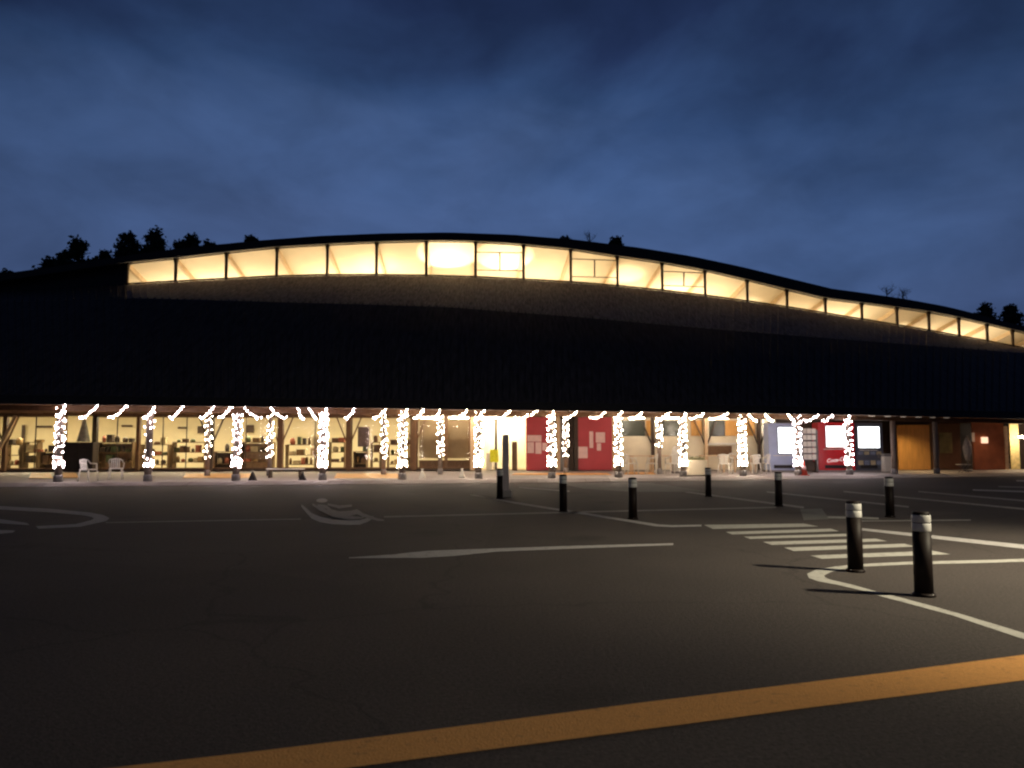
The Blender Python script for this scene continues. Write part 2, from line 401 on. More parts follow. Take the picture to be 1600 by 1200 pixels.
# yellow line in the foreground
strip('yellow_line', [(-60, 1226), (180, 1199), (400, 1174), (600, 1149.5), (800, 1124), (1000, 1098), (1200, 1073.5), (1400, 1049), (1600, 1023), (1800, 998)],
      [(300, 1232), (540, 1200), (640, 1187), (740, 1174), (900, 1153.5), (1080, 1130), (1260, 1106), (1440, 1083.5), (1620, 1060), (1820, 1034)], M_yel)
# pale ramp before the walkway
strip('kerb_ramp', [(870, 754.5), (935, 754.5), (1010, 753.5)], [(912, 763.5), (985, 768.5), (1110, 768.5)], M_patch, .006)

# ------------------------------------------------------------------ market building
bld = thing('market_building', 'long low market hall with curved dark roof and glowing clerestory windows', 'building', (0, 45, 0))
TOP = [(0, 428), (60, 420), (140, 408), (200, 399), (280, 388), (400, 376), (500, 368.5), (600, 364.5), (700, 363), (800, 366.5), (900, 374.5), (1000, 387), (1080, 400),
       (1160, 417), (1230, 434), (1300, 451), (1360, 459), (1420, 468), (1480, 479), (1540, 494), (1600, 510), (1700, 535)]
MUL = [198, 274, 353, 432, 511, 588, 666, 743, 818, 892, 965, 1035, 1102, 1168, 1230, 1290, 1347, 1402, 1452, 1499, 1543, 1583, 1620, 1655, 1688]
WT = [(0, 441), (198, 411.5), (274, 404), (353, 395), (432, 387), (511, 382.5), (588, 379), (666, 377), (743, 378), (818, 383), (892, 390), (965, 401), (1035, 411), (1102, 423),
      (1168, 438), (1230, 453), (1290, 467), (1347, 474), (1402, 481), (1452, 488), (1499, 497), (1543, 507), (1583, 516), (1688, 541)]
WB = [(0, 455), (198, 444.5), (274, 440), (353, 436), (432, 432), (511, 430), (588, 430), (666, 431), (743, 433), (818, 437), (892, 441), (965, 447), (1035, 454), (1102, 462),
      (1168, 471), (1230, 480), (1290, 489.5), (1347, 499), (1402, 508), (1452, 516.5), (1499, 525), (1543, 533), (1583, 541), (1688, 560)]
FOLD = [(0, 472), (200, 466), (400, 471), (550, 475), (700, 480), (900, 495), (1100, 513), (1300, 529), (1500, 544), (1600, 552)]
# plan curve of the clerestory
CY = {}
x = 198.0; X = up(x)*40.4; Y = 40.4; tabC = []
pts = [(x, Y)]
while x < 1760:
    th = math.tan(R(26)*min(max((x-400)/1200, 0), 1.15)); du = 4/FPX/1.00312
    dX = Y*du/(1-up(x)*th); Y += th*dX; x += 4; pts.append((x, Y))
pts = [(-500, 40.4)]+pts
def CYx(x): return lerp(pts, x)
def cpt(x, y, off=0.0):
    """point at pixel (x,y) lying off metres behind the clerestory plane: keeps the plan position of column x"""
    Yc = CYx(x); p = at(x, y, Yc); return Vector((p.x, p.y+off, p.z))
PX = [-260, -180, -100, -40, 0, 40, 80, 120, 160] + [198 + 19*i for i in range(82)]
def sheet(name, rows, m, flip=False, parent=bld, kind=None, smooth=True):
    o = MB(); n = len(rows[0])
    for r in rows: o.v += [tuple(p) for p in r]
    for j in range(len(rows)-1):
        for i in range(n-1):
            a = j*n+i; f = (a, a+1, a+n+1, a+n)
            o.f.append(f[::-1] if flip else f); o.sm.append(smooth)
    return o.build(name, m, parent, kind=kind)
def eave_pt(x):
    X, Yf = on(F, x, -1.0); return Vector((X, Yf, lerp(EAVE, X)))
E = [eave_pt(x) for x in PX]
Etop = [p+Vector((0, -.06, .30)) for p in E]
Fo = [at(x, lerp(FOLD, x), CYx(x)-4.6) for x in PX]
S = [at(x, lerp(WB, x)+.8, CYx(x)-.10) for x in PX]
# rows between the eave and the fold bow slightly outwards
def mixr(A, B, t, bow): return [a.lerp(b, t)+Vector((0, 0, bow)) for a, b in zip(A, B)]
sheet('lower_roof', [Etop, mixr(Etop, Fo, .33, .12), mixr(Etop, Fo, .66, .12), Fo], M_roof)
FoU = [p+Vector((0, .0, .004)) for p in Fo]
iL = PX.index(198)
sheet('roof_band', [FoU[iL:], S[iL:]], M_band)
sheet('end_roof_slope', [FoU[:iL+1], S[:iL+1]], M_roof)  # past the windows the slope keeps the dark, unlit roof colour
o = MB()
for i in range(len(PX)-1): pass
sheet('eave_fascia', [[p+Vector((0, -.06, -.02)) for p in E], [p+Vector((0, -.065, .30)) for p in E]], M_fascia)
sheet('fascia_underside', [[p+Vector((0, -.06, -.02)) for p in E], [p+Vector((0, .12, -.02)) for p in E]], M_fascia)
# standing seams down both slopes
for i in range(150):
    x = -60 + 11.6*i
    if x > 1700: break
    x += .35*max(0, 0)
    e0 = eave_pt(x)+Vector((0, -.06, .30)); f0 = at(x, lerp(FOLD, x), CYx(x)-4.6); s0 = at(x, lerp(WB, x)+.8, CYx(x)-.10)
    k = MB()
    m1 = e0.lerp(f0, .33)+Vector((0, 0, .12)); m2 = e0.lerp(f0, .66)+Vector((0, 0, .12))
    for a, b in ((e0, m1), (m1, m2), (m2, f0)): k.bar(a+Vector((0, 0, .02)), b+Vector((0, 0, .02)), .05, .06)
    k.build('roof_seam', M_roof, bld)
    MB().bar(f0+Vector((0, .06, .055)), s0+Vector((0, -.03, .025)), .06, .05).build('batten', M_band if x > 198 else M_roof, bld)
# upper roof: fascia, slab, ceiling
T0 = [at(x, lerp(TOP, x), CYx(x)-.75) for x in PX]
B0 = [at(x, lerp(WT, x)-2.0, CYx(x)-.75) for x in PX]
TOPB = 9.5
def back(P, d, s): return [p+Vector((0, d, -s*d)) for p in P]
sheet('upper_fascia', [B0, T0], M_fascia)
sheet('upper_roof', [T0, back(T0, 11, .22)], M_roof)
Win = [at(x, lerp(WT, x)-.6, CYx(x)+.02) for x in PX]
sheet('upper_soffit', [B0, Win], M_fascia, flip=True)
sheet('hall_ceiling', [Win, back(Win, 9.6, .26)], M_ceil, flip=True)
Wb = back(Win, 9.6, .26)
sheet('hall_back_wall', [[Vector((p.x, p.y, 4.2)) for p in Wb], Wb], M_ceil)
sheet('rear_wall', [[Vector((p.x, p.y+1.4, 0)) for p in Wb], [Vector((p.x, p.y+1.4, p.z+.6)) for p in Wb]], M_fascia)
sheet('hall_floor', [[Vector((p.x, p.y+.05, p.z-2.3)) for p in S], [Vector((p.x, p.y+9.6, p.z-2.4)) for p in S]], M_ceil)
sheet('parapet_wall', [[Vector((p.x, p.y+.05, p.z-2.3)) for p in S], [Vector((p.x, p.y+.05, p.z-.01)) for p in S]], M_ceil)
# dark boarded wall left of the first window
i0 = PX.index(198)
sheet('end_wall_panel', [S[:i0+1], [a for a in Win[:i0+1]]], M_fascia, smooth=False)
# sill under the windows
sheet('window_sill', [[p+Vector((0, -.04, .0)) for p in S[i0:]], [p+Vector((0, -.04, .06)) for p in S[i0:]], [p+Vector((0, .12, .06)) for p in S[i0:]]], M_mull)
for i, x in enumerate(MUL):
    a = cpt(x, lerp(WB, x)); b = cpt(x, lerp(WT, x)); b.x = a.x
    k = MB().box((a.x, a.y, (a.z+b.z)/2), (.12, .16, b.z-a.z+.25))
    mu = k.build('mullion', M_mull, bld)
    # bracket head
    h = MB(); h.add([(a.x-.14, a.y-.09, b.z+.1), (a.x+.14, a.y-.09, b.z+.1), (a.x+.06, a.y-.09, b.z-.28), (a.x-.06, a.y-.09, b.z-.28),
                     (a.x-.14, a.y+.09, b.z+.1), (a.x+.14, a.y+.09, b.z+.1), (a.x+.06, a.y+.09, b.z-.28), (a.x-.06, a.y+.09, b.z-.28)],
                    [(0, 3, 2, 1), (4, 5, 6, 7), (0, 4, 7, 3), (1, 2, 6, 5), (2, 3, 7, 6), (0, 1, 5, 4)])
    h.build('bracket', M_mull, mu)
    th = R(26)*min(max((x-400)/1200, 0), 1.15)
    dr = Vector((-math.sin(th)*.5, math.cos(th), -.262)) * 9.2
    top = Vector((a.x, a.y+.12, b.z-.10))
    MB().bar(top, top+dr, .13, .30).build('rafter', M_raft, bld)
    if i < len(MUL)-1:
        x1 = MUL[i+1]
        a1 = cpt(x1, lerp(WB, x1)); b1 = cpt(x1, lerp(WT, x1)); b1.x = a1.x
        d = (a1-a); d.z = 0; d.normalize()
        p = a+d*.06; q = a1-d*.06; r = b1-d*.06; s_ = b+d*.06
        wn = MB()
        wn.bar(p+Vector((0, 0, .05)), q+Vector((0, 0, .05)), .06, .05); wn.bar(s_+Vector((0, 0, -.03)), r+Vector((0, 0, -.03)), .06, .05)
        for e1, e2 in ((p, s_), (q, r)): wn.bar(e1+Vector((0, 0, .03)), e2+Vector((0, 0, -.02)), .03, .05, (0, 1, 0))
        wo = wn.build('window_frame', M_mull, bld)
        pn = MB(); pn.add([p+Vector((0, .02, .03)), q+Vector((0, .02, .03)), r+Vector((0, .02, 0)), s_+Vector((0, .02, 0))], [(0, 1, 2, 3)])
        pn.build('pane', M_glass, wo)
        if i in (7, 9, 11):
            H = {7: (394, 395, 422, 423, 781), 9: (404.5, 407, 432, 434, 929), 11: (424, 426.5, 446, 448.5, 1068.5)}[i]
            def wp(xx, yy): return at(xx, yy, CYx(xx))
            k = MB(); k.bar(wp(x+1, H[0]), wp(x1-1, H[1]), .05, .04); k.build('glazing_bar', M_mull, wo)
            k = MB(); k.bar(wp(x+1, H[2]), wp(x1-1, H[3]), .05, .04); k.build('glazing_bar', M_mull, wo)
            k = MB(); k.bar(wp(H[4], (H[0]+H[1])/2), wp(H[4], (H[2]+H[3])/2), .07, .07); k.build('glazing_bar', M_mull, wo)
# lamps inside the hall, shining up at the ceiling
def hall_light(x, d, dz, sx, sy, power, col=(1, .82, .56)):
    p = at(x, lerp(WB, x), CYx(x)); l = bpy.data.lights.new('hall_uplight', 'AREA'); l.shape = 'RECTANGLE'; l.size = sx; l.size_y = sy
    l.energy = power; l.color = col; o = bpy.data.objects.new('hall_uplight', l); C.objects.link(o)
    o.location = (p.x, p.y+d, p.z+dz); o.rotation_euler = (math.pi, 0, 0); return o
for x, pw in ((300, 290), (560, 300), (820, 275), (1060, 275), (1290, 270), (1500, 250), (1680, 250)):
    hall_light(x, 3.0, -1.5, 7.0, 1.0, pw)
def hall_spot(x, d, dz, tilt, power, size=70, blend=.15, col=(1, .84, .55), tz=0):
    p = at(x, lerp(WB, x), CYx(x)); l = bpy.data.lights.new('hall_spotlight', 'SPOT'); l.energy = power; l.color = col
    l.spot_size = R(size); l.spot_blend = blend; l.shadow_soft_size = .06
    o = bpy.data.objects.new('hall_spotlight', l); C.objects.link(o); o.location = (p.x, p.y+d, p.z+dz)
    o.rotation_euler = (math.pi+R(tilt), R(tz), 0); return o
hall_spot(696, 1.6, -.5, 0, 600, 84); hall_spot(788, 1.7, -.5, 0, 520, 80)
hall_spot(985, 2.0, -1.0, 0, 300, 64, .5); hall_spot(575, 2.4, -1.2, 0, 160, 70, .8); hall_spot(1080, 2.2, -1.2, 0, 200, 70, .8)
hall_spot(1190, 2.6, -1.2, 0, 130, 60, .8); hall_spot(1440, 2.6, -1.2, 0, 150, 60, .8); hall_spot(1300, 2.6, -1.2, 0, 130, 60, .8)

# soffit over the walkway and the beam on the columns
Sf0 = [p+Vector((0, .06, .06)) for p in E]
Sf1 = []
for x in PX:
    X, Yw = on(F, x, -1.0); Sf1.append(Vector((X, W(X)+.3, lerp(EAVE, X)+.10)))
sheet('soffit', [Sf0, Sf1], M_soff, flip=True)
Xb = [(-44 + i*3.0) for i in range(26)]
for a, b in zip(Xb, Xb[1:]):
    MB().bar((a, F(a), lerp(EAVE, a)-.115), (b-.004, F(b), lerp(EAVE, b)-.115), .14, .20).build('front_beam', M_timb, bld)
X = -28.0
while X < 30:
    y0 = F(X)-.86; y1 = W(X)-.02; z0 = lerp(EAVE, X)
    if y1-y0 > 1.5:
        MB().bar((X, y0, z0+.045), (X, y1, z0+.045), .07, .12).build('soffit_rafter', M_timb, bld)
    X += 1.05

# ------------------------------------------------------------------ columns with fairy lights
COLX = [93, 233, 370, 505, 629, 748, 862, 966, 1067, 1160, 1246, 1326]
BACKX = [(325, 719, .8), (422, 718, 1), (600, 719, 1), (688, 716, 1.1), (884, 716, 1), (1030, 700, .8)]
def column(x, off, r=.12):
    X, Y = on(F, x, off); z0 = floor_z(X, Y); z1 = lerp(EAVE, X)-.22
    c = MB().lathe((X, Y, z0), [(r*1.08, 0.25), (r*1.04, 1.0), (r, z1-z0)], 14).build('column', M_log, bld)
    MB().lathe((X, Y, z0), [(r*1.35, 0), (r*1.35, .22), (r*1.15, .26)], 14).build('footing', M_postb, c)
    return X, Y, z0, z1
def light_wrap(x, off, y_bot, idx, dens, front, m=M_bulb, gap=None):
    X, Y, z0, z1 = column(x, off, .12 if front else .09)
    zb = zpx(y_bot, Y); zt = z1+.12; r = (.145 if front else .12)
    lab = ('dense white fairy lights wound around the %s front column from the left' if front else 'thin string of white fairy lights on the %s rear column from the left') % ordn(idx)
    t = thing('fairy_lights', lab, 'fairy lights', (X, Y, zb), 'fairy lights wound around the columns')
    wr = MB(); bb = MB(); P = []
    turns = 8.5 if front else 7; n = int(92*dens) if front else int(46*dens)
    ph = random.random()*6
    for i in range(161):
        s = i/160; a = ph+s*turns*2*math.pi
        P.append((X+math.cos(a)*r*.85, Y+math.sin(a)*r*.85, zb+.06+(zt-zb-.06)*s))
    wr.tube(P, .006, 4); wr.build('cable', M_wire, t)
    for i in range(n):
        s = (i+random.random())/n; a = ph+s*turns*2*math.pi+1.1*math.sin(s*9+ph)
        z = zb+.06+(zt-zb-.06)*s+random.gauss(0, .045); rr = r+random.uniform(-.02, .045)
        if gap and gap[0] < (z-zb)/(zt-zb) < gap[1] and random.random() < .85: continue
        bb.octa((X+math.cos(a)*rr, Y+math.sin(a)*rr, z), random.uniform(.007, .016), random.uniform(.02, .05))
    if front:
        for i in range(int(38*dens)):
            a = random.random()*2*math.pi; bb.octa((X+math.cos(a)*(r+.03), Y+math.sin(a)*(r+.03), zb+random.uniform(0, .26)), random.uniform(.012, .018), .03)
    bb.build('bulbs', m, t, kind='stuff')
DEN = [.85, .5, 1.0, 1.4, .95, 1.1, .9, .95, .85, 1.7, .95, .85]
GAP = {1: (.32, .62), 0: None}
for i, x in enumerate(COLX):
    light_wrap(x, 0, 731-.4*i, i, DEN[i], True, M_bulb if i < 4 or i > 9 else M_bulbw, GAP.get(i))
for i, (x, yb, dn) in enumerate(BACKX):
    light_wrap(x, 4.0 if x < 1000 else 2.5, yb, i, dn, False, M_bulbw)
# bare columns at the right end and left end
for x in (-55, 1396, 1462):
    X, Y, z0, z1 = column(x, -.1, .11)
    pass
# swags of lights draped from the beam to the eave; (eave end x, beam end x)
SW = [(100, 88), (150, 121), (197, 168), (240, 222), (285, 263), (333, 310), (360, 338), (378, 407), (419, 449), (464, 473), (481, 495), (510, 500), (554, 538), (603, 581),
      (636, 624), (663, 645), (687, 678), (731, 707), (757, 742), (799, 775), (841, 803), (866, 858), (903, 881), (947, 922), (972, 960), (1005, 983), (1049, 1024), (1073, 1066), (1103, 1073),
      (1140, 1107), (1170, 1184), (1196, 1210), (1232, 1246), (1280, 1256), (1304, 1284), (1330, 1321)]
for i, (xe, xb) in enumerate(SW):
    Xe, Ye = on(F, xe, -.93); Xb_, Yb = on(F, xb, .2)
    ze = lerp(EAVE, Xe)+.0; zb = zpx(651 if xe < 1150 else 655, Yb)
    A = Vector((Xe, Ye, ze)); B = Vector((Xb_, Yb, zb)); M1 = A.lerp(B, .45)+Vector((0, 0, -.10)); M2 = A.lerp(B, .72)+Vector((0, 0, -.13))
    if xe-xb < 0: pass
    t = thing('light_garland', 'white light garland sagging under the eave, %s from the left' % ordn(i), 'light garland', A, 'light garlands under the eave')
    wr = MB(); P = [A, A.lerp(M1, .5), M1, M2, B]; wr.tube(P, .007, 4); wr.build('cable', M_wire, t)
    bb = MB(); tot = 0
    ln = (A-B).length; n = max(11, int(ln*11))
    for k in range(n):
        s = (k+random.random())/n*4; j = min(3, int(s)); p = P[j].lerp(P[j+1], s-j)
        bb.octa((p.x+random.gauss(0, .02), p.y+random.gauss(0, .02), p.z-abs(random.gauss(0, .035))), random.uniform(.009, .018), .032)
    bb.build('bulbs', M_bulb if i < 13 or i > 32 else M_bulbw, t, kind='stuff')

# ------------------------------------------------------------------ shop front
def wallbox(name, x0, x1, y0, y1, m, off=0.0, th=.06, parent=bld, label=None, bevel=0, kind=None, zadd=0, fn=W):
    """slab on the wall line between pixel columns x0..x1 and rows y0 (top)..y1 (bottom); y None = ceiling / floor"""
    Xa, Ya = on(fn, x0, off); Xb2, Yb2 = on(fn, x1, off); Ym = (Ya+Yb2)/2
    zt = zpx(y0, Ym) if y0 is not None else 3.02
    zb = zpx(y1, Ym) if y1 is not None else ZF
    zb = max(zb, ZF) if y1 is not None and y1 > 728 else zb
    a = Vector((Xa, Ya, (zt+zb)/2+zadd)); b = Vector((Xb2, Yb2, (zt+zb)/2+zadd))
    k = MB(); k.bar(a, b, th, zt-zb)
    return k.build(name, m, parent, label=label, bevel=bevel, kind=kind)
# room shell
def room(x0, x1, depth, mw):
    Xa, _ = on(W, x0, 0); Xb2, _ = on(W, x1, 0)
    a0 = (Xa, W(Xa)+.03); b0 = (Xb2, W(Xb2)+.03); a1 = (Xa, W(Xa)+depth); b1 = (Xb2, W(Xb2)+depth)
    k = MB(); k.add([a1+(ZF,), b1+(ZF,), b1+(3.1,), a1+(3.1,)], [(0, 1, 2, 3)]); k.build('shop_back_wall', mw, bld)
    k = MB(); k.add([a0+(ZF+.01,), b0+(ZF+.01,), b1+(ZF+.01,), a1+(ZF+.01,)], [(0, 1, 2, 3)]); k.build('shop_floor', M_shopf, bld)
    k = MB(); k.add([a0+(3.08,), b0+(3.08,), b1+(3.08,), a1+(3.08,)], [(0, 3, 2, 1)]); k.build('shop_ceiling', mw, bld)
    for a, b in ((a0, a1), (b0, b1)):
        k = MB(); k.add([a+(ZF,), b+(ZF,), b+(3.1,), a+(3.1,)], [(0, 1, 2, 3)]); k.build('shop_side_wall', mw, bld)
room(-120, 822, 5.5, M_shopw)
for i, x in enumerate((-60, 60, 190, 290, 400, 500, 590, 700, 790)):
    X, Y = on(W, x, 1.6); MB().box((X, Y, 3.03), (1.5, .5, .06)).build('ceiling_lamp', M_lampw, bld)
# header above the glazing
k = MB(); Xa, _ = on(W, -120); Xb2, _ = on(W, 1700)
k.bar((Xa, W(Xa)-.02, 2.99), (Xb2, W(Xb2)-.02, 2.99), .16, .17); k.build('wall_header', M_timb, bld)
k = MB(); Xb3, _ = on(W, 745)
k.bar((Xa, W(Xa), ZF+.05), (Xb3, W(Xb3), ZF+.05), .12, .1); k.build('wall_plinth', M_dtimb, bld)
BAYS = [(-60, 6), (6, 104), (150, 215), (217, 328), (332, 436), (441, 543), (548, 643), (651, 697), (697, 735)]
for x0, x1 in BAYS:
    Xa, Ya = on(W, x0); Xc, Yc = on(W, x1)
    a = Vector((Xa, Ya, 0)); b = Vector((Xc, Yc, 0)); zt = 2.90; zb = ZF+.10
    d = (b-a).normalized()
    k = MB()
    for p in (a+d*.04, b-d*.04): k.box((p.x, p.y, (zt+zb)/2), (.07, .09, zt-zb))
    k.bar(a+Vector((0, 0, zt-.03)), b+Vector((0, 0, zt-.03)), .09, .06); k.bar(a+Vector((0, 0, zb+.03)), b+Vector((0, 0, zb+.03)), .09, .06)
    fo = k.build('shop_window', M_timb, bld)
    n = max(1, round((b-a).length/1.3))
    for i in range(n):
        p = a.lerp(b, i/n)+d*.05; q = a.lerp(b, (i+1)/n)-d*.05
        k = MB(); k.add([(p.x, p.y+.01, zb+.05), (q.x, q.y+.01, zb+.05), (q.x, q.y+.01, zt-.05), (p.x, p.y+.01, zt-.05)], [(0, 1, 2, 3)]); k.build('pane', M_glass, fo)
        if i: 
            p2 = a.lerp(b, i/n); MB().box((p2.x, p2.y, (zt+zb)/2), (.035, .05, zt-zb-.12)).build('glazing_bar', M_dtimb, fo)
# posts standing on the wall line with their struts
for i, (x, wd, m) in enumerate(((-62, .3, M_timb), (8, .18, M_timb), (148, .22, M_dtimb), (216, .16, M_timb), (330, .2, M_dtimb), (438, .26, M_timb), (545, .2, M_timb), (647, .24, M_timb), (738, .20, M_pine), (775, .12, M_dtimb),
              (1020, .16, M_dtimb), (1103, .16, M_pine), (1186, .12, M_dtimb))):
    X, Y = on(W, x, -.12)
    po = MB().box((X, Y, (ZF+2.9)/2), (wd, .18, 2.9-ZF)).build('wall_post', m, bld)
    if x in (8, 330, 438, 545, 647, 1020, 1103, 1186):
        for s_ in (-1, 1):
            MB().bar((X+s_*.05, Y-.02, 1.5), (X+s_*.62, Y-.02, 2.88), .06, .06, (0, 1, 0)).build('strut', M_dtimb if x > 1000 or x == 330 else M_timb, po)
# front knee struts in orange timber at the far left
X, Y = on(W, -2, -.25); MB().bar((X, Y, 1.2), (X+.75, Y, 2.88), .14, .12, (0, 1, 0)).build('knee_brace', M_pine, bld)
# roller blinds closed behind the tan windows
M_blind = mat('tan_blind', (.36, .26, .14), .8, 0, .1, 3)
for x0, x1 in ((655, 695), (699, 733)):
    wallbox('roller_blind', x0, x1, 657, 716, M_blind, .2, .02)
    wallbox('lower_panel', x0, x1, 719, 736, M_timb, .2, .03)
# red walls
wallbox('red_wall_panel', 822, 857, 640, 739, M_red, .0, .16)
wallbox('red_wall_panel', 903, 956, 640, 739, M_red, .0, .16)
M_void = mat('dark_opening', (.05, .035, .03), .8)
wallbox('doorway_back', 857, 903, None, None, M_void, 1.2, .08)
wallbox('door_post', 869, 875, None, None, M_pine, -.05, .16); wallbox('door_post', 897, 903, None, None, M_dtimb, -.04, .2)
wallbox('door_leaf', 889, 896, None, None, M_dtimb, .1, .06)
wallbox('grey_door_panel', 875, 888, 655, None, M_postb, .3, .06)
wallbox('pale_post', 956, 963, None, None, M_pine, -.02, .2)
NOT = [((824, 846, 680, 690), 'wide pale notice pinned highest on the left red wall'), ((824, 834.5, 691, 708), 'narrow pale notice below the wide one, left side of left red wall'),
       ((836.5, 846, 691, 709), 'tall pale notice in the middle of the left red wall'), ((847.5, 855, 692, 704), 'small pale notice beside the lit column on left red wall'),
       ((903.5, 918, 698, 716), 'square pink notice low on the right red wall by the dark doorway'), ((921, 927, 674, 700), 'tall narrow notice hung on the right red wall'),
       ((931, 945.5, 675.5, 691.5), 'large pale notice upper right on the right red wall'), ((932.6, 939, 692.5, 704), 'small notice hanging under the large one on right red wall')]
for r_, lb in NOT:
    o = wallbox('notice', r_[0], r_[1], r_[2], r_[3], M_paper, -.10, .012, parent=None); tag(o, lb, 'notice', 'paper notices on the red walls')
# white facade frames round the bright doorway
M_bright = mat('white_inner_wall', (.85, .80, .66), .7, 0, .05, 2)
wallbox('inner_wall', 742, 822, None, None, M_bright, 2.6, .06)
wallbox('door_leaf', 760, 769, 708, None, M_wpl, .3, .05)
X, Y = on(W, 772, -.6)
yb = thing('yellow_banner', 'bright yellow floor banner in front of the lit doorway', 'banner', (X, Y, ZF))
M_yb = mat('yellow_cloth', (.95, .85, .02), .6, emit=(1, .8, .02), estr=0)
MB().box((X, Y, .95), (.42, .03, .62)).build('cloth', M_yb, yb); MB().tube([(X, Y+.03, ZF), (X, Y+.03, 1.28)], .015, 6).build('stand', M_steel, yb)
MB().box((X, Y+.03, ZF+.02), (.36, .3, .04)).build('foot', M_steel, yb)
o = wallbox('sign_board', 800, 808, 690, 737, mat('brown_board', (.13, .065, .03), .6), -.5, .06, parent=None); tag(o, 'tall dark brown sign board beside the left red wall', 'sign board')
# terrace wall to the right of the red walls
M_terr = mat('cream_terrace_wall', (.78, .68, .50), .75, 0, .1, 1.5)
M_dwin = mat('dark_window_glass', (.06, .065, .05), .15, 0, .1, 2, spec=.6)
M_orange = mat('orange_timber_panel', (.70, .36, .10), .6, 0, .12, 3, stretch=(4, 4, .5))
wallbox('terrace_wall', 963, 1196, 682, None, M_terr, .06, .1)
for x0, x1, m in ((963, 1008, M_dwin), (1010, 1018, M_orange), (1036, 1062, M_dwin), (1080, 1097, M_orange), (1109, 1133, M_dwin), (1134, 1152, M_orange), (1166, 1180, M_orange)):
    wallbox('window_pane' if m is M_dwin else 'orange_panel', x0, x1, 657, 681, m, .02, .04)
wallbox('upper_wall', 963, 1196, None, 657, M_terr, .10, .06)
wallbox('middle_wall', 963, 1196, 657, 682.5, M_terr, .14, .04)
wallbox('counter_rail', 1104, 1150, 692, 695, M_wpl, -.05, .1); wallbox('counter_panel', 1104, 1143, 697, 712, M_timb, -.02, .08)
wallbox('white_partition', 1190, 1212, 652, None, M_bright, -.05, .12)
wallbox('machine_bay_wall', 1212, 1396, None, None, M_dtimb, .35, .08)
# fluorescent battens under the soffit
for i, (x0, x1) in enumerate(((655, 690), (700, 733), (745, 775), (983, 1008), (1038, 1064), (1108, 1140), (1190, 1212), (1262, 1275))):
    Xa, Ya = on(W, x0, -.9); Xc, Yc = on(W, x1, -.9)
    k = thing('batten_light', 'white fluorescent batten light under the soffit, %s from the left' % ordn(i), 'light', ((Xa+Xc)/2, Ya, 2.86), 'batten lights under the soffit')
    MB().bar((Xa, Ya, 2.88), (Xc, Yc, 2.88), .12, .05).build('housing', M_wpl, k)
    MB().tube([(Xa+.03, Ya, 2.835), (Xc-.03, Yc, 2.835)], .02, 8).build('tube', M_tube, k)

# ------------------------------------------------------------------ right-hand end
wallbox('orange_wall', 1402, 1452, 664, None, M_orange, -.6, .1)
wallbox('shaded_wall', 1452, 1500, 662, None, M_timb, -.5, .1)  # orange wall falling into shade, put in as darker brown timber
wallbox('lintel', 1396, 1620, None, 662, M_dtimb, -.45, .12)
o = wallbox('poster', 1468, 1488, 676, 708, mat('olive_poster', (.26, .22, .08), .7, 0, .4, 2), -.6, .02, parent=None); tag(o, 'olive green poster on the dark wall right of the second bare column', 'poster')
M_brick = mat('red_brown_wall', (.36, .12, .05), .7, 0, .2, 3)
wallbox('brick_wall', 1520, 1568, 658, None, M_brick, -.9, .12)
o = wallbox('lit_sign', 1534, 1543.5, 683, 692.5, emit_mat('lit_sign_face', (1, .62, .40), 1.5), -1.02, .06, parent=None); tag(o, 'small square glowing sign on the reddish brown wall', 'sign')
wallbox('door_jamb', 1569, 1574, 666, None, M_pine, -.95, .14)
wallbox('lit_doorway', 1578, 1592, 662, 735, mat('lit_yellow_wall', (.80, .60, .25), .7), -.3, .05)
wallbox('white_door_edge', 1519, 1523, 676, 690, M_wpl, -1.0, .05)
wallbox('dark_wall', 1500, 1520, None, None, M_dtimb, .2, .08)
wallbox('dark_wall', 1592, 1700, None, None, M_dtimb, .2, .08)
o = wallbox('wall_rail_light', 1593, 1612, 681.5, 684, M_tube, -1.1, .03, parent=None); tag(o, 'thin lit rail at the right edge beside the yellow doorway', 'light')
for x, z_, pw, colr in ((1430, 2.6, 210, (1, .70, .34)), (1545, 2.6, 50, (1, .55, .3)), (1583, 2.55, 120, (1, .78, .4))):  # warm lamps added under the soffit to brighten these walls
    X, Y = on(W, x, -1.9 if x < 1575 else -1.0)
    t = thing('fill_downlight', 'warm lamp added to brighten the %s' % {1430: 'orange wall', 1545: 'reddish brown wall', 1583: 'yellow doorway'}[x], 'fill_downlight', (X, Y, 2.72), 'added warm lamps at the right end')
    MB().lathe((X, Y, 2.72), [(.07, 0), (.07, .12), (.05, .14)], 12).build('housing', M_fascia, t)
    MB().lathe((X, Y, 2.712), [(.05, 0), (.05, .006)], 12).build('lens', emit_mat('fill_lens', colr, 3), t)
    l = bpy.data.lights.new('fill_lamp', 'SPOT'); l.energy = pw; l.color = colr; l.spot_size = R(130); l.spot_blend = .8; l.shadow_soft_size = .05
    lo = bpy.data.objects.new('fill_lamp', l); C.objects.link(lo); lo.parent = t; lo.location = (0, 0, -.02)
# lit soffit gaps between the rafters, added as small glowing boxes
for i, x in enumerate((1364, 1389, 1413, 1437, 1459, 1481)):
    X, Y = on(F, x, -.35)
    t = thing('soffit_glow', 'small dim glowing box for a lit soffit gap right of the lit columns, %s from the left' % ordn(i), 'soffit glow', (X, Y, lerp(EAVE, X)), 'glowing boxes for lit soffit gaps at the right end')
    MB().box((X, Y, lerp(EAVE, X)+.0), (.26, .12, .05)).build('housing', M_wpl, t)
    MB().box((X, Y, lerp(EAVE, X)-.03), (.22, .09, .012)).build('glow_face', emit_mat('soffit_gap_glow', (1, .8, .62), [1.4, 1.0, .7, .6, .4, .4][i]), t)

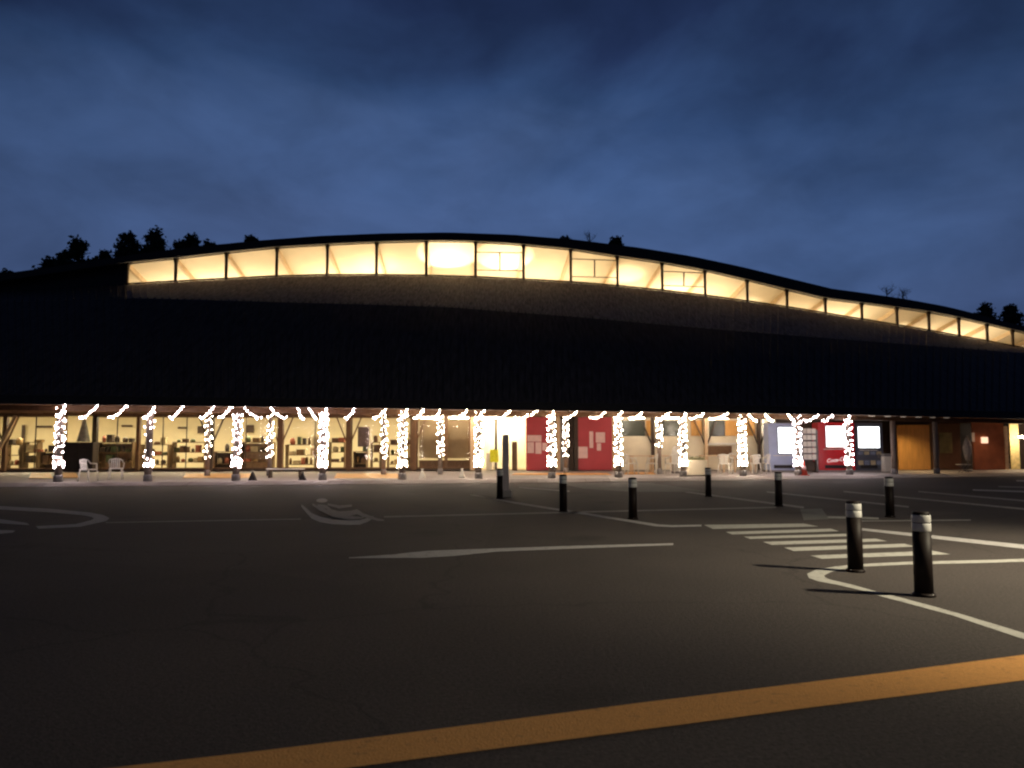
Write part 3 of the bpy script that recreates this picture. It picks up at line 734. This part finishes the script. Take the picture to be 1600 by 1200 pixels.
# ------------------------------------------------------------------ shelves and goods in the shop
GM = [mat('goods_%d' % i, c, .6) for i, c in enumerate([(.10, .05, .02), (.05, .035, .025), (.16, .09, .03), (.30, .20, .08), (.06, .08, .03), (.35, .10, .05), (.5, .42, .25)])]
M_shelf = mat('shelf_wood', (.17, .11, .055), .6, 0, .2, 8)
def shelf(x0, x1, off, levels, label, deep=.45, panel=None):
    Xa, Ya = on(W, x0, off); Xc, Yc = on(W, x1, off); L_ = Xc-Xa; cx = (Xa+Xc)/2
    t = thing('display_shelf', label, 'shelf', (cx, Ya, ZF+.01), 'display shelves inside the shop')
    zt = max(levels)
    for s_ in (-1, 1):
        MB().box((cx+s_*(L_/2-.03), Ya, (ZF+zt)/2+.02), (.05, deep, zt-ZF)).build('side_panel', M_shelf, t)
    for z in levels: MB().box((cx, Ya, z), (L_-.12, deep-.02, .04)).build('shelf_board', M_shelf, t)
    if panel: MB().box((cx, Ya+deep/2-.02, (ZF+zt)/2), (L_-.12, .02, zt-ZF-.1)).build('back_panel', panel, t)
    for z in levels:
        xx = cx-L_/2+.15
        while xx < cx+L_/2-.15:
            wd = random.uniform(.14, .38); ht = random.uniform(.12, .40)
            if random.random() < .88:
                o = MB()
                if random.random() < .5: o.box((xx+wd/2, Ya-.05, z+.02+ht/2), (wd, deep*.6, ht))
                else: o.lathe((xx+wd/2, Ya-.05, z+.02), [(wd*.36, 0), (wd*.45, ht*.35), (wd*.4, ht*.75), (wd*.2, ht)], 8)
                ob = o.build('merchandise', random.choice(GM)); tag(ob, 'small dark merchandise standing on the shelves behind the shop glass', 'merchandise', 'merchandise on the shop shelves')
            xx += wd+random.uniform(.02, .12)
    return t
M_bpan = mat('tan_back_panel', (.40, .27, .15), .7)
SH = [((-55, 0), 1.2, 'shelf left of the diagonal timber brace'), ((12, 38), 1.3, 'narrow shelf right of the diagonal timber brace'), ((40, 64), 1.3, 'taller goods shelf left of the first lit column'),
      ((66, 100), 1.0, 'dark counter shelf just behind the first lit column'), ((155, 213), 1.2, 'shelf in the window with the white chair before it'), ((222, 268), 1.4, 'shelf right of the second lit column'),
      ((272, 325), 1.5, 'goods shelf left of the first rear column'), ((336, 368), 1.1, 'dark shelf left of the third lit column'), ((378, 430), 1.6, 'shelf right of the third lit column'),
      ((448, 496), 1.3, 'shelf left of the fourth lit column'), ((515, 541), 1.5, 'shelf right of the fourth lit column'), ((553, 575), .9, 'dark counter under the grey poster'), ((580, 596), 1.6, 'narrow shelf left of the third rear column'), ((606, 640), 1.6, 'shelf left of the fifth lit column')]
for i, ((x0, x1), off, lb) in enumerate(SH):
    lv = [.50, .98, 1.50] if i % 2 else [.62, 1.12, 1.62]
    if i in (3, 7, 11): lv = [.55, 1.15]
    shelf(x0, x1, off, lv, lb, panel=(M_bpan if i in (4, 8) else None) if i not in (3, 7, 11) else M_dtimb)
o = wallbox('hanging_poster', 559, 577, 667, 698, mat('grey_brown_poster', (.12, .08, .075), .7), .5, .03, parent=None); tag(o, 'dark grey poster hanging in the window above the dark counter', 'poster')
# wall pictures / fittings seen as dark marks on the cream back wall
for x0, x1, y0, y1, lb in ((55, 80, 665, 668.5, 'thin dark rail on the cream wall near the first column'), (189, 206, 664, 667, 'dark bracket rail on the cream wall left of the second column'), (33, 38, 664, 692, 'dark upright strip on the cream wall at far left'),
                           (277, 292, 667, 670, 'dark rail on the cream wall between first two rear columns'), (384, 396, 664, 676, 'small dark picture on the wall right of third column'), (308, 320, 666, 677, 'small dark picture left of the first rear column')):
    o = wallbox('wall_fitting', x0, x1, y0, y1, M_dtimb, 5.3, .05, parent=None); tag(o, lb, 'wall fitting')
# dark cabinet and folded parasol between the first two columns
X, Y = on(W, 127, -.7); zc = zpx(691, Y)
cb = thing('dark_cabinet', 'tall dark cabinet between the first and second lit columns', 'cabinet', (X, Y, ZF))
MB().box((X, Y, (ZF+.08+zc)/2), (1.42, .5, zc-ZF-.08)).build('body', M_dtimb, cb, bevel=.01)
MB().box((X, Y, ZF+.04), (1.34, .44, .08)).build('base', M_fascia, cb)
for s_ in (-1, 1): MB().box((X+s_*.345, Y-.262, (ZF+.1+zc)/2), (.66, .02, zc-ZF-.2)).build('door', M_fascia, cb)
pr = thing('folded_parasol', 'pale grey folded parasol cone standing on the dark cabinet', 'parasol', (X+.1, Y, zc))
M_greyc = mat('grey_green_cloth', (.36, .36, .28), .8)
prof = [(.30, .02), (.26, .25), (.17, .6), (.08, 1.0), (.03, 1.12)]
MB().lathe((X+.1, Y, zc), prof, 9).build('canopy', M_greyc, pr); MB().tube([(X+.1, Y, zc), (X+.1, Y, zc+1.2)], .015, 6).build('pole', M_pine, pr)

# ------------------------------------------------------------------ warm light on the floor before the shop, laid as orange panels
M_floorglow = mat('orange_floor_glow', (.90, .48, .14), .5, 0, .1, 3)
for x0, x1, ya, yb_, lb in ((45, 84, 739, 747, 'painted orange light patch left of the first lit column'), (95, 124, 738.5, 746, 'painted orange light patch right of the first lit column'), (286, 400, 739.5, 746.5, 'long painted orange light patch behind the third lit column'),
                        (522, 627, 739.5, 747, 'long painted orange light patch left of the fifth lit column'), (800, 955, 739, 741.5, 'narrow painted orange light patch along the foot of the red walls'), (975, 1025, 737.5, 740.5, 'painted orange light patch under the terrace tables')):
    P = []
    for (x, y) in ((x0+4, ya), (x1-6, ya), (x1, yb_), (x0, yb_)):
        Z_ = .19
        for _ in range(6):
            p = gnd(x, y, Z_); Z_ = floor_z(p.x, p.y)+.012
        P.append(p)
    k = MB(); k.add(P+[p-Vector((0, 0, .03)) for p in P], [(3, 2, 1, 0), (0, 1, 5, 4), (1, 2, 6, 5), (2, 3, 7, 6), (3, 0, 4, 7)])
    tag(k.build('floor_glow', M_floorglow), lb, 'mat', 'painted orange light patches on the walkway')

# ------------------------------------------------------------------ vending machines
def vend(x0, x1, ytop, ybot, body, label, win, lab=None, style=0):
    """win = (x0,x1,y0,y1) lit window in pixels"""
    off = -2.4
    Xa, Ya = on(W, x0, off); Xc, Yc = on(W, x1, off); cx = (Xa+Xc)/2; wd = Xc-Xa; fz = floor_z(cx, Ya); zt = zpx(ytop, Ya)
    t = thing('vending_machine', label, 'vending machine', (cx, Ya, fz), 'vending machines')
    MB().box((cx, Ya+.42, fz+.05), (wd+.06, .72, .10)).build('plinth', M_postb, t)
    MB().box((cx, Ya+.40, (fz+.10+zt)/2), (wd, .74, zt-fz-.10)).build('body', body, t, bevel=.02)
    yf = Ya+.03
    fx = lambda x: up(x)*yf
    fr = MB(); a, b = fx(win[0]), fx(win[1]); z1, z0 = zpx(win[2], yf), zpx(win[3], yf)
    dp = MB().box(((a+b)/2, yf-.015, (z0+z1)/2), (b-a, .03, z1-z0)).build('display_window', emit_mat('display_glow', (.93, .97, 1), 4.5), t)
    fr = MB()
    for zz in (z0-.02, z1+.02): fr.box(((a+b)/2, yf-.02, zz), (b-a+.08, .05, .035))
    for xx in (a-.02, b+.02): fr.box((xx, yf-.02, (z0+z1)/2), (.035, .05, z1-z0))
    fr.build('window_frame', M_steel, dp)
    # cans on three rows in the lit window
    cm = MB(); 
    for r_ in range(3):
        zz = z0+.05+r_*(z1-z0)/3
        n = max(3, int((b-a)/.11))
        for k_ in range(n): cm.lathe((a+(k_+.5)*(b-a)/n, yf-.045, zz), [(.026, 0), (.03, .02), (.03, .12), (.02, .14)], 8)
    cm.build('drink_cans', emit_mat('back_lit_can', (.93, .97, 1), 1.7), dp, kind='stuff')
    zb = z0-.12
    MB().box((cx-.05, yf-.012, zb), (wd*.66, .02, .035)).build('button_row', M_wpl, t)
    MB().box((cx+wd*.32, yf-.015, zb-.28), (.12, .03, .2)).build('coin_panel', M_steel, t)
    MB().box((cx-.06, yf-.012, fz+.27), (wd*.6, .04, .16)).build('dispensing_flap', M_fascia, t, bevel=.008)
    return t, cx, yf, wd, fz, zt
M_vred = mat('vending_red', (.62, .022, .028), .35, 0, .05, 2); M_vblue = mat('vending_blue', (.40, .47, .68), .4, 0, .08, 2); M_vgrey = mat('vending_dark_grey', (.09, .10, .13), .4, 0, .1, 2)
t, cx, yf, wd, fz, zt = vend(1201, 1248, 661, 730, M_vblue, 'pale blue vending machine right of the white chairs', (1216, 1246, 668, 708))
t, cx, yf, wd, fz, zt = vend(1279, 1334, 660, 732, M_vred, 'red vending machine with white script lettering beside the last lit column', (1291, 1326, 666, 698))
fc = bpy.data.curves.new('lettering', 'FONT'); fc.body = 'Coca-Cola'; fc.size = .26; fc.shear = .35; fc.extrude = .004; fc.align_x = 'CENTER'; fc.align_y = 'CENTER'; fc.offset = .004
fo = bpy.data.objects.new('lettering', fc); C.objects.link(fo); fo.data.materials.append(emit_mat('white_lettering', (1, .8, .78), .8))
me_ = bpy.data.meshes.new_from_object(fo); ft = bpy.data.objects.new('lettering', me_); C.objects.link(ft); bpy.data.objects.remove(fo); fo = ft
fo.parent = t; fo.location = (up(1308)*yf-cx, -.02+.03, zpx(718.5, yf)-fz); fo.rotation_euler = (R(90), R(-6), 0)
t, cx, yf, wd, fz, zt = vend(1337, 1379, 661, 731, M_vgrey, 'dark grey vending machine between last lit column and bare column', (1341, 1374, 667, 699.5))
for r_ in range(2):
    for k_ in range(4):
        MB().box((cx-wd*.33+k_*wd*.22, yf-.012, zpx(708+r_*15, yf)), (wd*.17, .02, .22 if r_ else .16)).build('picture_panel', GM[6] if (k_+r_) % 2 else mat('blue_picture', (.2, .24, .34), .5), t)
# news rack
def thing_at(fn, x, off): X, Y = on(fn, x, off); return X, Y, floor_z(X, Y)
X, Y, z = thing_at(W, 1263, -2.9)
t = thing('magazine_rack', 'five tier rack of white leaflets between blue and red vending machines', 'rack', (X, Y, z))
for s_ in (-1, 1): MB().box((X+s_*.36, Y, z+1.02), (.04, .4, 2.04)).build('side_frame', M_steel, t)
for r_ in range(5):
    zz = z+.62+r_*.31
    MB().bar((X-.33, Y-.08, zz), (X+.33, Y-.08, zz), .2, .02).build('tray', M_steel, t)
    if r_ < 5:
        for k_ in range(3):
            tag(MB().box((X-.22+k_*.22, Y-.13, zz+.14), (.19, .03, .24)).build('leaflet_stack', M_wpl), 'white leaflet stack in the rack by the red machine, %s tier from the bottom, %s' % (ORD[r_], ['left', 'middle', 'right'][k_]), 'leaflets', 'leaflet stacks in the rack')
MB().box((X, Y+.1, z+.3), (.64, .2, .5)).build('lower_panel', M_dtimb, t)
# red traffic cone
X, Y = on(F, 1255, -.1); z = ZW
t = thing('traffic_cone', 'red traffic cone with a pale band beside the eleventh column', 'traffic cone', (X, Y, z))
M_cone = mat('cone_red', (.60, .08, .05), .5)
MB().box((X, Y, z+.02), (.38, .38, .04)).build('base', M_cone, t); MB().lathe((X, Y, z), [(.16, .04), (.03, .66)], 16).build('cone', M_cone, t)
MB().lathe((X, Y, z), [(.117, .27), (.088, .42)], 16).build('band', M_paper, t)
# beige bin by the first bare column
X, Y = on(W, 1385, -2.6); z = floor_z(X, Y)
t = thing('litter_bin', 'beige litter bin between dark vending machine and bare column', 'bin', (X, Y, z))
MB().box((X, Y, z+.40), (.46, .42, .76)).build('body', M_wpl, t, bevel=.03); MB().box((X, Y, z+.85), (.48, .44, .12)).build('lid', M_postb, t, bevel=.03)

# ------------------------------------------------------------------ chairs and tables
def make_chair(label):
    t = thing('plastic_chair', label, 'chair', (0, 0, 0), 'pale chairs on the walkway')
    MB().box((0, 0, .44), (.46, .44, .035)).build('seat', M_wpl, t, bevel=.012)
    for sx in (-1, 1):
        for sy in (-1, 1): MB().tube([(sx*.24, sy*.23, 0), (sx*.20, sy*.19, .43)], .02, 8).build('leg', M_wpl, t)
    MB().tube([(-.23, -.16, .44), (-.26, -.12, .66), (-.26, .16, .68), (-.2, .22, .80), (0, .25, .83), (.2, .22, .80), (.26, .16, .68), (.26, -.12, .66), (.23, -.16, .44)], .022, 8).build('arm_frame', M_wpl, t)
    k = MB()
    for i in range(5): k.bar((-.13+.065*i, .205, .45), (-.14+.07*i, .243, .82), .04, .012)
    k.build('backrest', M_wpl, t)
    return t
c0 = make_chair('white armchair left of the second lit column, leftmost chair')
def put(o, X, Y, rz): o.location = (X, Y, floor_z(X, Y)); o.rotation_euler.z = rz; o.scale = (1.0,)*3
X, Y = on(F, 140, .45); put(c0, X, Y, R(160))
CH = [(183, F, 1.3, 200, 'white armchair just left of the second lit column'), (986, W, -3.9, 100, 'white chair at the terrace table, next to the eighth column'), (1018, W, -3.9, 250, 'white chair between first terrace table and post'),
      (1050, W, -3.9, 200, 'white chair left of the ninth column'), (1132, W, -4.2, 150, 'white armchair standing clear between ninth and tenth columns'), (1176, W, -3.9, 200, 'white chair right of the tenth column'),
      (1192, W, -3.9, 230, 'white chair nearest the blue vending machine'), (1150, W, -2.0, 20, 'white chair behind the tenth column table')]
for x, fn, off, a, lb in CH:
    X, Y = on(fn, x, off); c = dup(c0, (X, Y, floor_z(X, Y)), R(a), lb); 
    if x > 900: c.scale = (1.1,)*3
def make_table(label):
    t = thing('terrace_table', label, 'table', (0, 0, 0), 'tables on the terrace')
    MB().box((0, 0, .72), (1.0, .7, .035)).build('tabletop', M_pine, t, bevel=.008)
    for sx in (-1, 1):
        for sy in (-1, 1): MB().box((sx*.44, sy*.29, .35), (.06, .06, .70)).build('leg', M_pine, t)
    return t
t0 = make_table('pale wooden table right of the eighth column'); X, Y = on(W, 1002, -2.3); t0.location = (X, Y, floor_z(X, Y)); t0.scale = (1.1,)*3
for x, lb in ((1034, 'pale wooden table left of the ninth column'), (1112, 'pale wooden table right of the ninth column'), (1160, 'pale wooden table behind the tenth column')):
    X, Y = on(W, x, -2.3); c = dup(t0, (X, Y, floor_z(X, Y)), 0, lb)
# beige planter box in front of the terrace
X, Y = on(F, 1088, .5); z = floor_z(X, Y)
t = thing('planter_box', 'low beige planter box between ninth and tenth columns', 'planter', (X, Y, z))
MB().box((X, Y, z+.37), (.86, .42, .66)).build('box', M_terr, t, bevel=.02); MB().box((X, Y, z+.02), (.9, .46, .04)).build('base', M_dtimb, t)
k = MB()
for i in range(160):
    k.octa((X+random.uniform(-.36, .36), Y+random.uniform(-.15, .15), z+.72+abs(random.gauss(0, .06))), random.uniform(.015, .04))
k.build('foliage', mat('planter_leaves', (.30, .30, .16), .7), t, kind='stuff')
# white draped board
X, Y = on(W, 1056, -3.2); z = floor_z(X, Y)
t = thing('menu_board', 'white rounded board left of the ninth lit column', 'sign board', (X, Y, z))
MB().lathe((X, Y, z), [(.20, .1), (.21, .9), (.17, 1.18), (.08, 1.3)], 16).build('cover', M_wpl, t); MB().lathe((X, Y, z), [(.24, 0), (.24, .08), (.2, .1)], 16).build('foot', M_postb, t)
# bench, small signs
X, Y = on(F, 447, 2.0); z = floor_z(X, Y)
t = thing('low_bench', 'low pale bench left of the fourth lit column', 'bench', (X, Y, z))
MB().box((X, Y, z+.36), (1.5, .4, .05)).build('seat', M_wpl, t, bevel=.01)
for s_ in (-1, 1): MB().box((X+s_*.62, Y, z+.165), (.07, .34, .33)).build('leg', M_dtimb, t)
for x, m, h, lb in ((660, M_wpl, .36, 'small white wedge marker right of the fifth lit column'), (722, M_wpl, .36, 'small white wedge marker left of the sixth lit column'), (396, M_fascia, .34, 'small black wedge marker right of the third lit column'), (474, M_fascia, .28, 'small black wedge marker left of the fourth lit column')):
    X, Y = on(F, x, .5 if x > 500 else .15); z = floor_z(X, Y)
    t = thing('floor_marker', lb, 'marker', (X, Y, z), 'small wedge markers on the walkway')
    k = MB(); k.add([(X-.15, Y-.1, z+.005), (X+.15, Y-.1, z+.005), (X+.02, Y-.06, z+h), (X-.02, Y-.06, z+h), (X-.15, Y+.1, z+.005), (X+.15, Y+.1, z+.005), (X+.02, Y+.06, z+h), (X-.02, Y+.06, z+h)],
                    [(0, 1, 2, 3), (5, 4, 7, 6), (4, 0, 3, 7), (1, 5, 6, 2), (3, 2, 6, 7), (0, 4, 5, 1)]); k.build('body', m, t, bevel=.01)
    MB().box((X, Y, z+h+.02), (.1, .12, .04)).build('cap', M_wpl, t)
# covered parasol and folding table at the right end
X, Y = on(F, 1511, 1.2); z = floor_z(X, Y)
t = thing('covered_parasol', 'grey covered parasol standing left of the reddish brown wall', 'parasol', (X, Y, z))
MB().lathe((X, Y, z), [(.10, .55), (.17, .9), (.2, 1.2), (.13, 1.5), (.05, 1.7)], 12).build('cover', mat('grey_cover', (.30, .28, .27), .8), t)
MB().tube([(X, Y, z), (X, Y, z+1.8)], .025, 8).build('pole', M_steel, t); MB().lathe((X, Y, z), [(.22, 0), (.22, .06), (.05, .1)], 14).build('foot', M_steel, t)
X, Y = on(F, 1504, .1); z = ZW
t = thing('folding_table', 'small white topped folding table near the grey covered parasol', 'table', (X, Y, z))
MB().box((X, Y, z+.42), (.55, .35, .03)).build('tabletop', M_wpl, t)
for s_ in (-1, 1):
    MB().bar((X-.22, Y+s_*.13, z), (X+.22, Y+s_*.13, z+.405), .02, .02, (0, 1, 0)).build('leg', M_steel, t); MB().bar((X+.22, Y+s_*.1, z), (X-.22, Y+s_*.1, z+.405), .02, .02, (0, 1, 0)).build('leg', M_steel, t)

# ------------------------------------------------------------------ grey post and bollards
P = gnd(790, 776.5); Yp = P.y; h = zpx(679, Yp)
t = thing('stone_post', 'tall square grey post standing beside the farthest left bollard', 'post', (P.x, P.y, 0))
MB().box((P.x, P.y, .06+h/2), (.19, .19, h-.12)).build('shaft', mat('weathered_grey_wood', (.55, .47, .46), .8, 0, .2, 6, stretch=(6, 6, .5)), t, bevel=.012)
MB().box((P.x+.03, P.y-.05, .10), (.30, .30, .20)).build('base', M_kerb, t, bevel=.015)
BOL = [((1444, 931), 'nearest black bollard with two white reflective bands, on the right'), ((1337, 893), 'second nearest black bollard, standing by the zebra crossing'),
       ((1391, 808), 'black bollard beyond the crossing, between the two nearest'), ((1217, 791), 'black bollard in front of the white terrace chairs and blue vending machine'),
       ((1107, 776), 'farthest black bollard, left of the one before the blue vending machine'), ((989, 811), 'black bollard near the bend of the white line'),
       ((880, 800), 'black bollard below the gap between the red walls'), ((781, 779), 'black bollard touching the view of the grey post, leftmost')]
def make_bollard(lb):
    t = thing('bollard', lb, 'bollard', (0, 0, 0), 'bollards round the parking lot')
    MB().lathe((0, 0, 0), [(.088, .03), (.086, .64)], 28).build('post', M_black, t)
    MB().lathe((0, 0, 0), [(.108, 0), (.108, .022), (.092, .035)], 28).build('base_ring', M_black, t)
    MB().lathe((0, 0, 0), [(.086, .641), (.088, .645), (.088, .715), (.086, .719)], 28).build('reflective_band', M_refl, t)
    MB().lathe((0, 0, 0), [(.086, .727), (.088, .731), (.088, .796), (.086, .80)], 28).build('reflective_band', M_refl, t)
    MB().lathe((0, 0, 0), [(.081, .719), (.081, .727)], 28).build('groove', M_black, t)
    MB().lathe((0, 0, 0), [(.080, .80), (.082, .806), (.082, .822), (.066, .834), (.02, .838)], 28).build('cap', M_black, t)
    for k_ in range(3):
        a = k_*2.1+.9
        MB().lathe((.100*math.cos(a), .100*math.sin(a), .02), [(.008, 0), (.008, .012)], 8).build('bolt', M_steel, t)
    return t
b0 = make_bollard(BOL[0][1]); b0.location = gnd(*BOL[0][0])
for (xy, lb) in BOL[1:]:
    dup(b0, gnd(*xy), random.uniform(0, 6), lb)

# ------------------------------------------------------------------ trees behind the roof
def tree(xpx, ytop, wpx, Y, lb, kind='fir', nleaf=900, low=None):
    top = at(xpx, ytop, Y); hgt = top.z; X = top.x; r = wpx*.62/FPX*Y
    t = thing('pine_tree' if kind != 'bare' else 'bare_tree', lb, 'tree', (X, Y, 0), 'trees behind the roof')
    MB().tube([(X, Y, 0), (X+.1, Y, hgt*.4), (X, Y, hgt*.8), (X, Y, hgt*.99)], [.28, .22, .1, .03], 8).build('trunk', M_bark, t)
    if kind == 'bare':
        k = MB()
        for i in range(60):
            z0_ = random.uniform(.6, .98)*hgt; a = random.random()*6.28; l = random.uniform(.25, 1)*r*(1.15-.6*(z0_/hgt))
            p = Vector((X, Y, z0_)); q = p+Vector((math.cos(a)*l, math.sin(a)*l, l*.7))
            k.tube([p, p.lerp(q, .5)+Vector((0, 0, -.05)), q], [.03, .02, .008], 4)
            for _ in range(4):
                s_ = p.lerp(q, random.uniform(.4, 1)); k.tube([s_, s_+Vector((random.gauss(0, .25), random.gauss(0, .25), random.uniform(.1, .5)))], [.012, .006], 4)
        k.build('branches', M_bark, t); return
    k = MB(); fo = MB(); ch = r*4.2 if low is None else (top.z-at(xpx, low, Y).z)
    nb = 90
    for i in range(nb):
        f = (i+random.random())/nb; zc_ = hgt-f*ch*1.5-.15
        rad = min(1.25*r, .10*r+.62*f*ch*1.5)*random.uniform(.4, 1.25)
        a = random.random()*6.28
        tip = Vector((X+math.cos(a)*rad, Y+math.sin(a)*rad, zc_+rad*.12)); base = Vector((X, Y, zc_-.1))
        k.tube([base, tip], [.05, .015], 4)
        for _ in range(int(nleaf/nb)):
            s_ = random.random()**.6; p = base.lerp(tip, s_)+Vector((random.gauss(0, .20), random.gauss(0, .20), random.gauss(0, .17)))
            sz = random.uniform(.07, .24); d1 = Vector((random.gauss(0, 1), random.gauss(0, 1), random.gauss(0, .6))).normalized()*sz
            d2 = d1.cross(Vector((random.gauss(0, 1), random.gauss(0, 1), random.gauss(0, 1)))).normalized()*sz*.55
            fo.add([p-d1, p+d2, p+d1, p-d2], [(0, 1, 2, 3)])
    k.build('branches', M_bark, t); fo.build('crown', M_leaf, t)
TR = [(100, 397, 76, 63, 'low wide dark pine filling the gap left of the broad pine'), (222, 384, 110, 64, 'wide dark pine behind the twin pines'), (305, 383, 70, 64, 'low wide pine behind the second window'), (12, 424, 50, 58, 'low dark tree at the far left roof end'), (78, 405, 60, 60, 'small dark pine left of the broad pine'), (124, 374, 92, 58, 'broad dark pine rising left of the clerestory windows'), (168, 394, 56, 62, 'short pine between broad and twin pines'),
      (203, 364, 50, 60, 'left of the twin dark pines above first window'), (243, 361, 52, 60, 'right of the twin dark pines above first windows'), (280, 378, 46, 62, 'rounded pine top right of the twin pines'), (300, 369, 44, 62, 'dark pine top above the second window'),
      (328, 378, 30, 66, 'small pine tip above the third window'), (392, 370, 20, 66, 'tiny pine tip just above the roof line left of the crest'), (885, 371, 26, 68, 'low pine tip right of the roof crest'), (962, 372, 26, 68, 'small pine tip on the roof slope right of the crest'),
      (1538, 476, 44, 72, 'dark pine top over the right roof slope'), (1578, 477, 34, 70, 'pointed dark pine near the right edge'), (1612, 492, 50, 70, 'dark pine cut by the right edge'), (1648, 505, 50, 70, 'dark pine beyond the right edge')]
for i, (x, y, wd_, Y, lb) in enumerate(TR): tree(x, y, wd_, Y, lb, nleaf=int(2400+wd_*100))
tree(921, 360, 34, 68, 'thin bare tree sticking up right of the roof crest', 'bare')
tree(1385, 446, 44, 75, 'left of two faint bare trees over the right roof', 'bare'); tree(1410, 450, 30, 76, 'right of two faint bare trees over the right roof', 'bare')
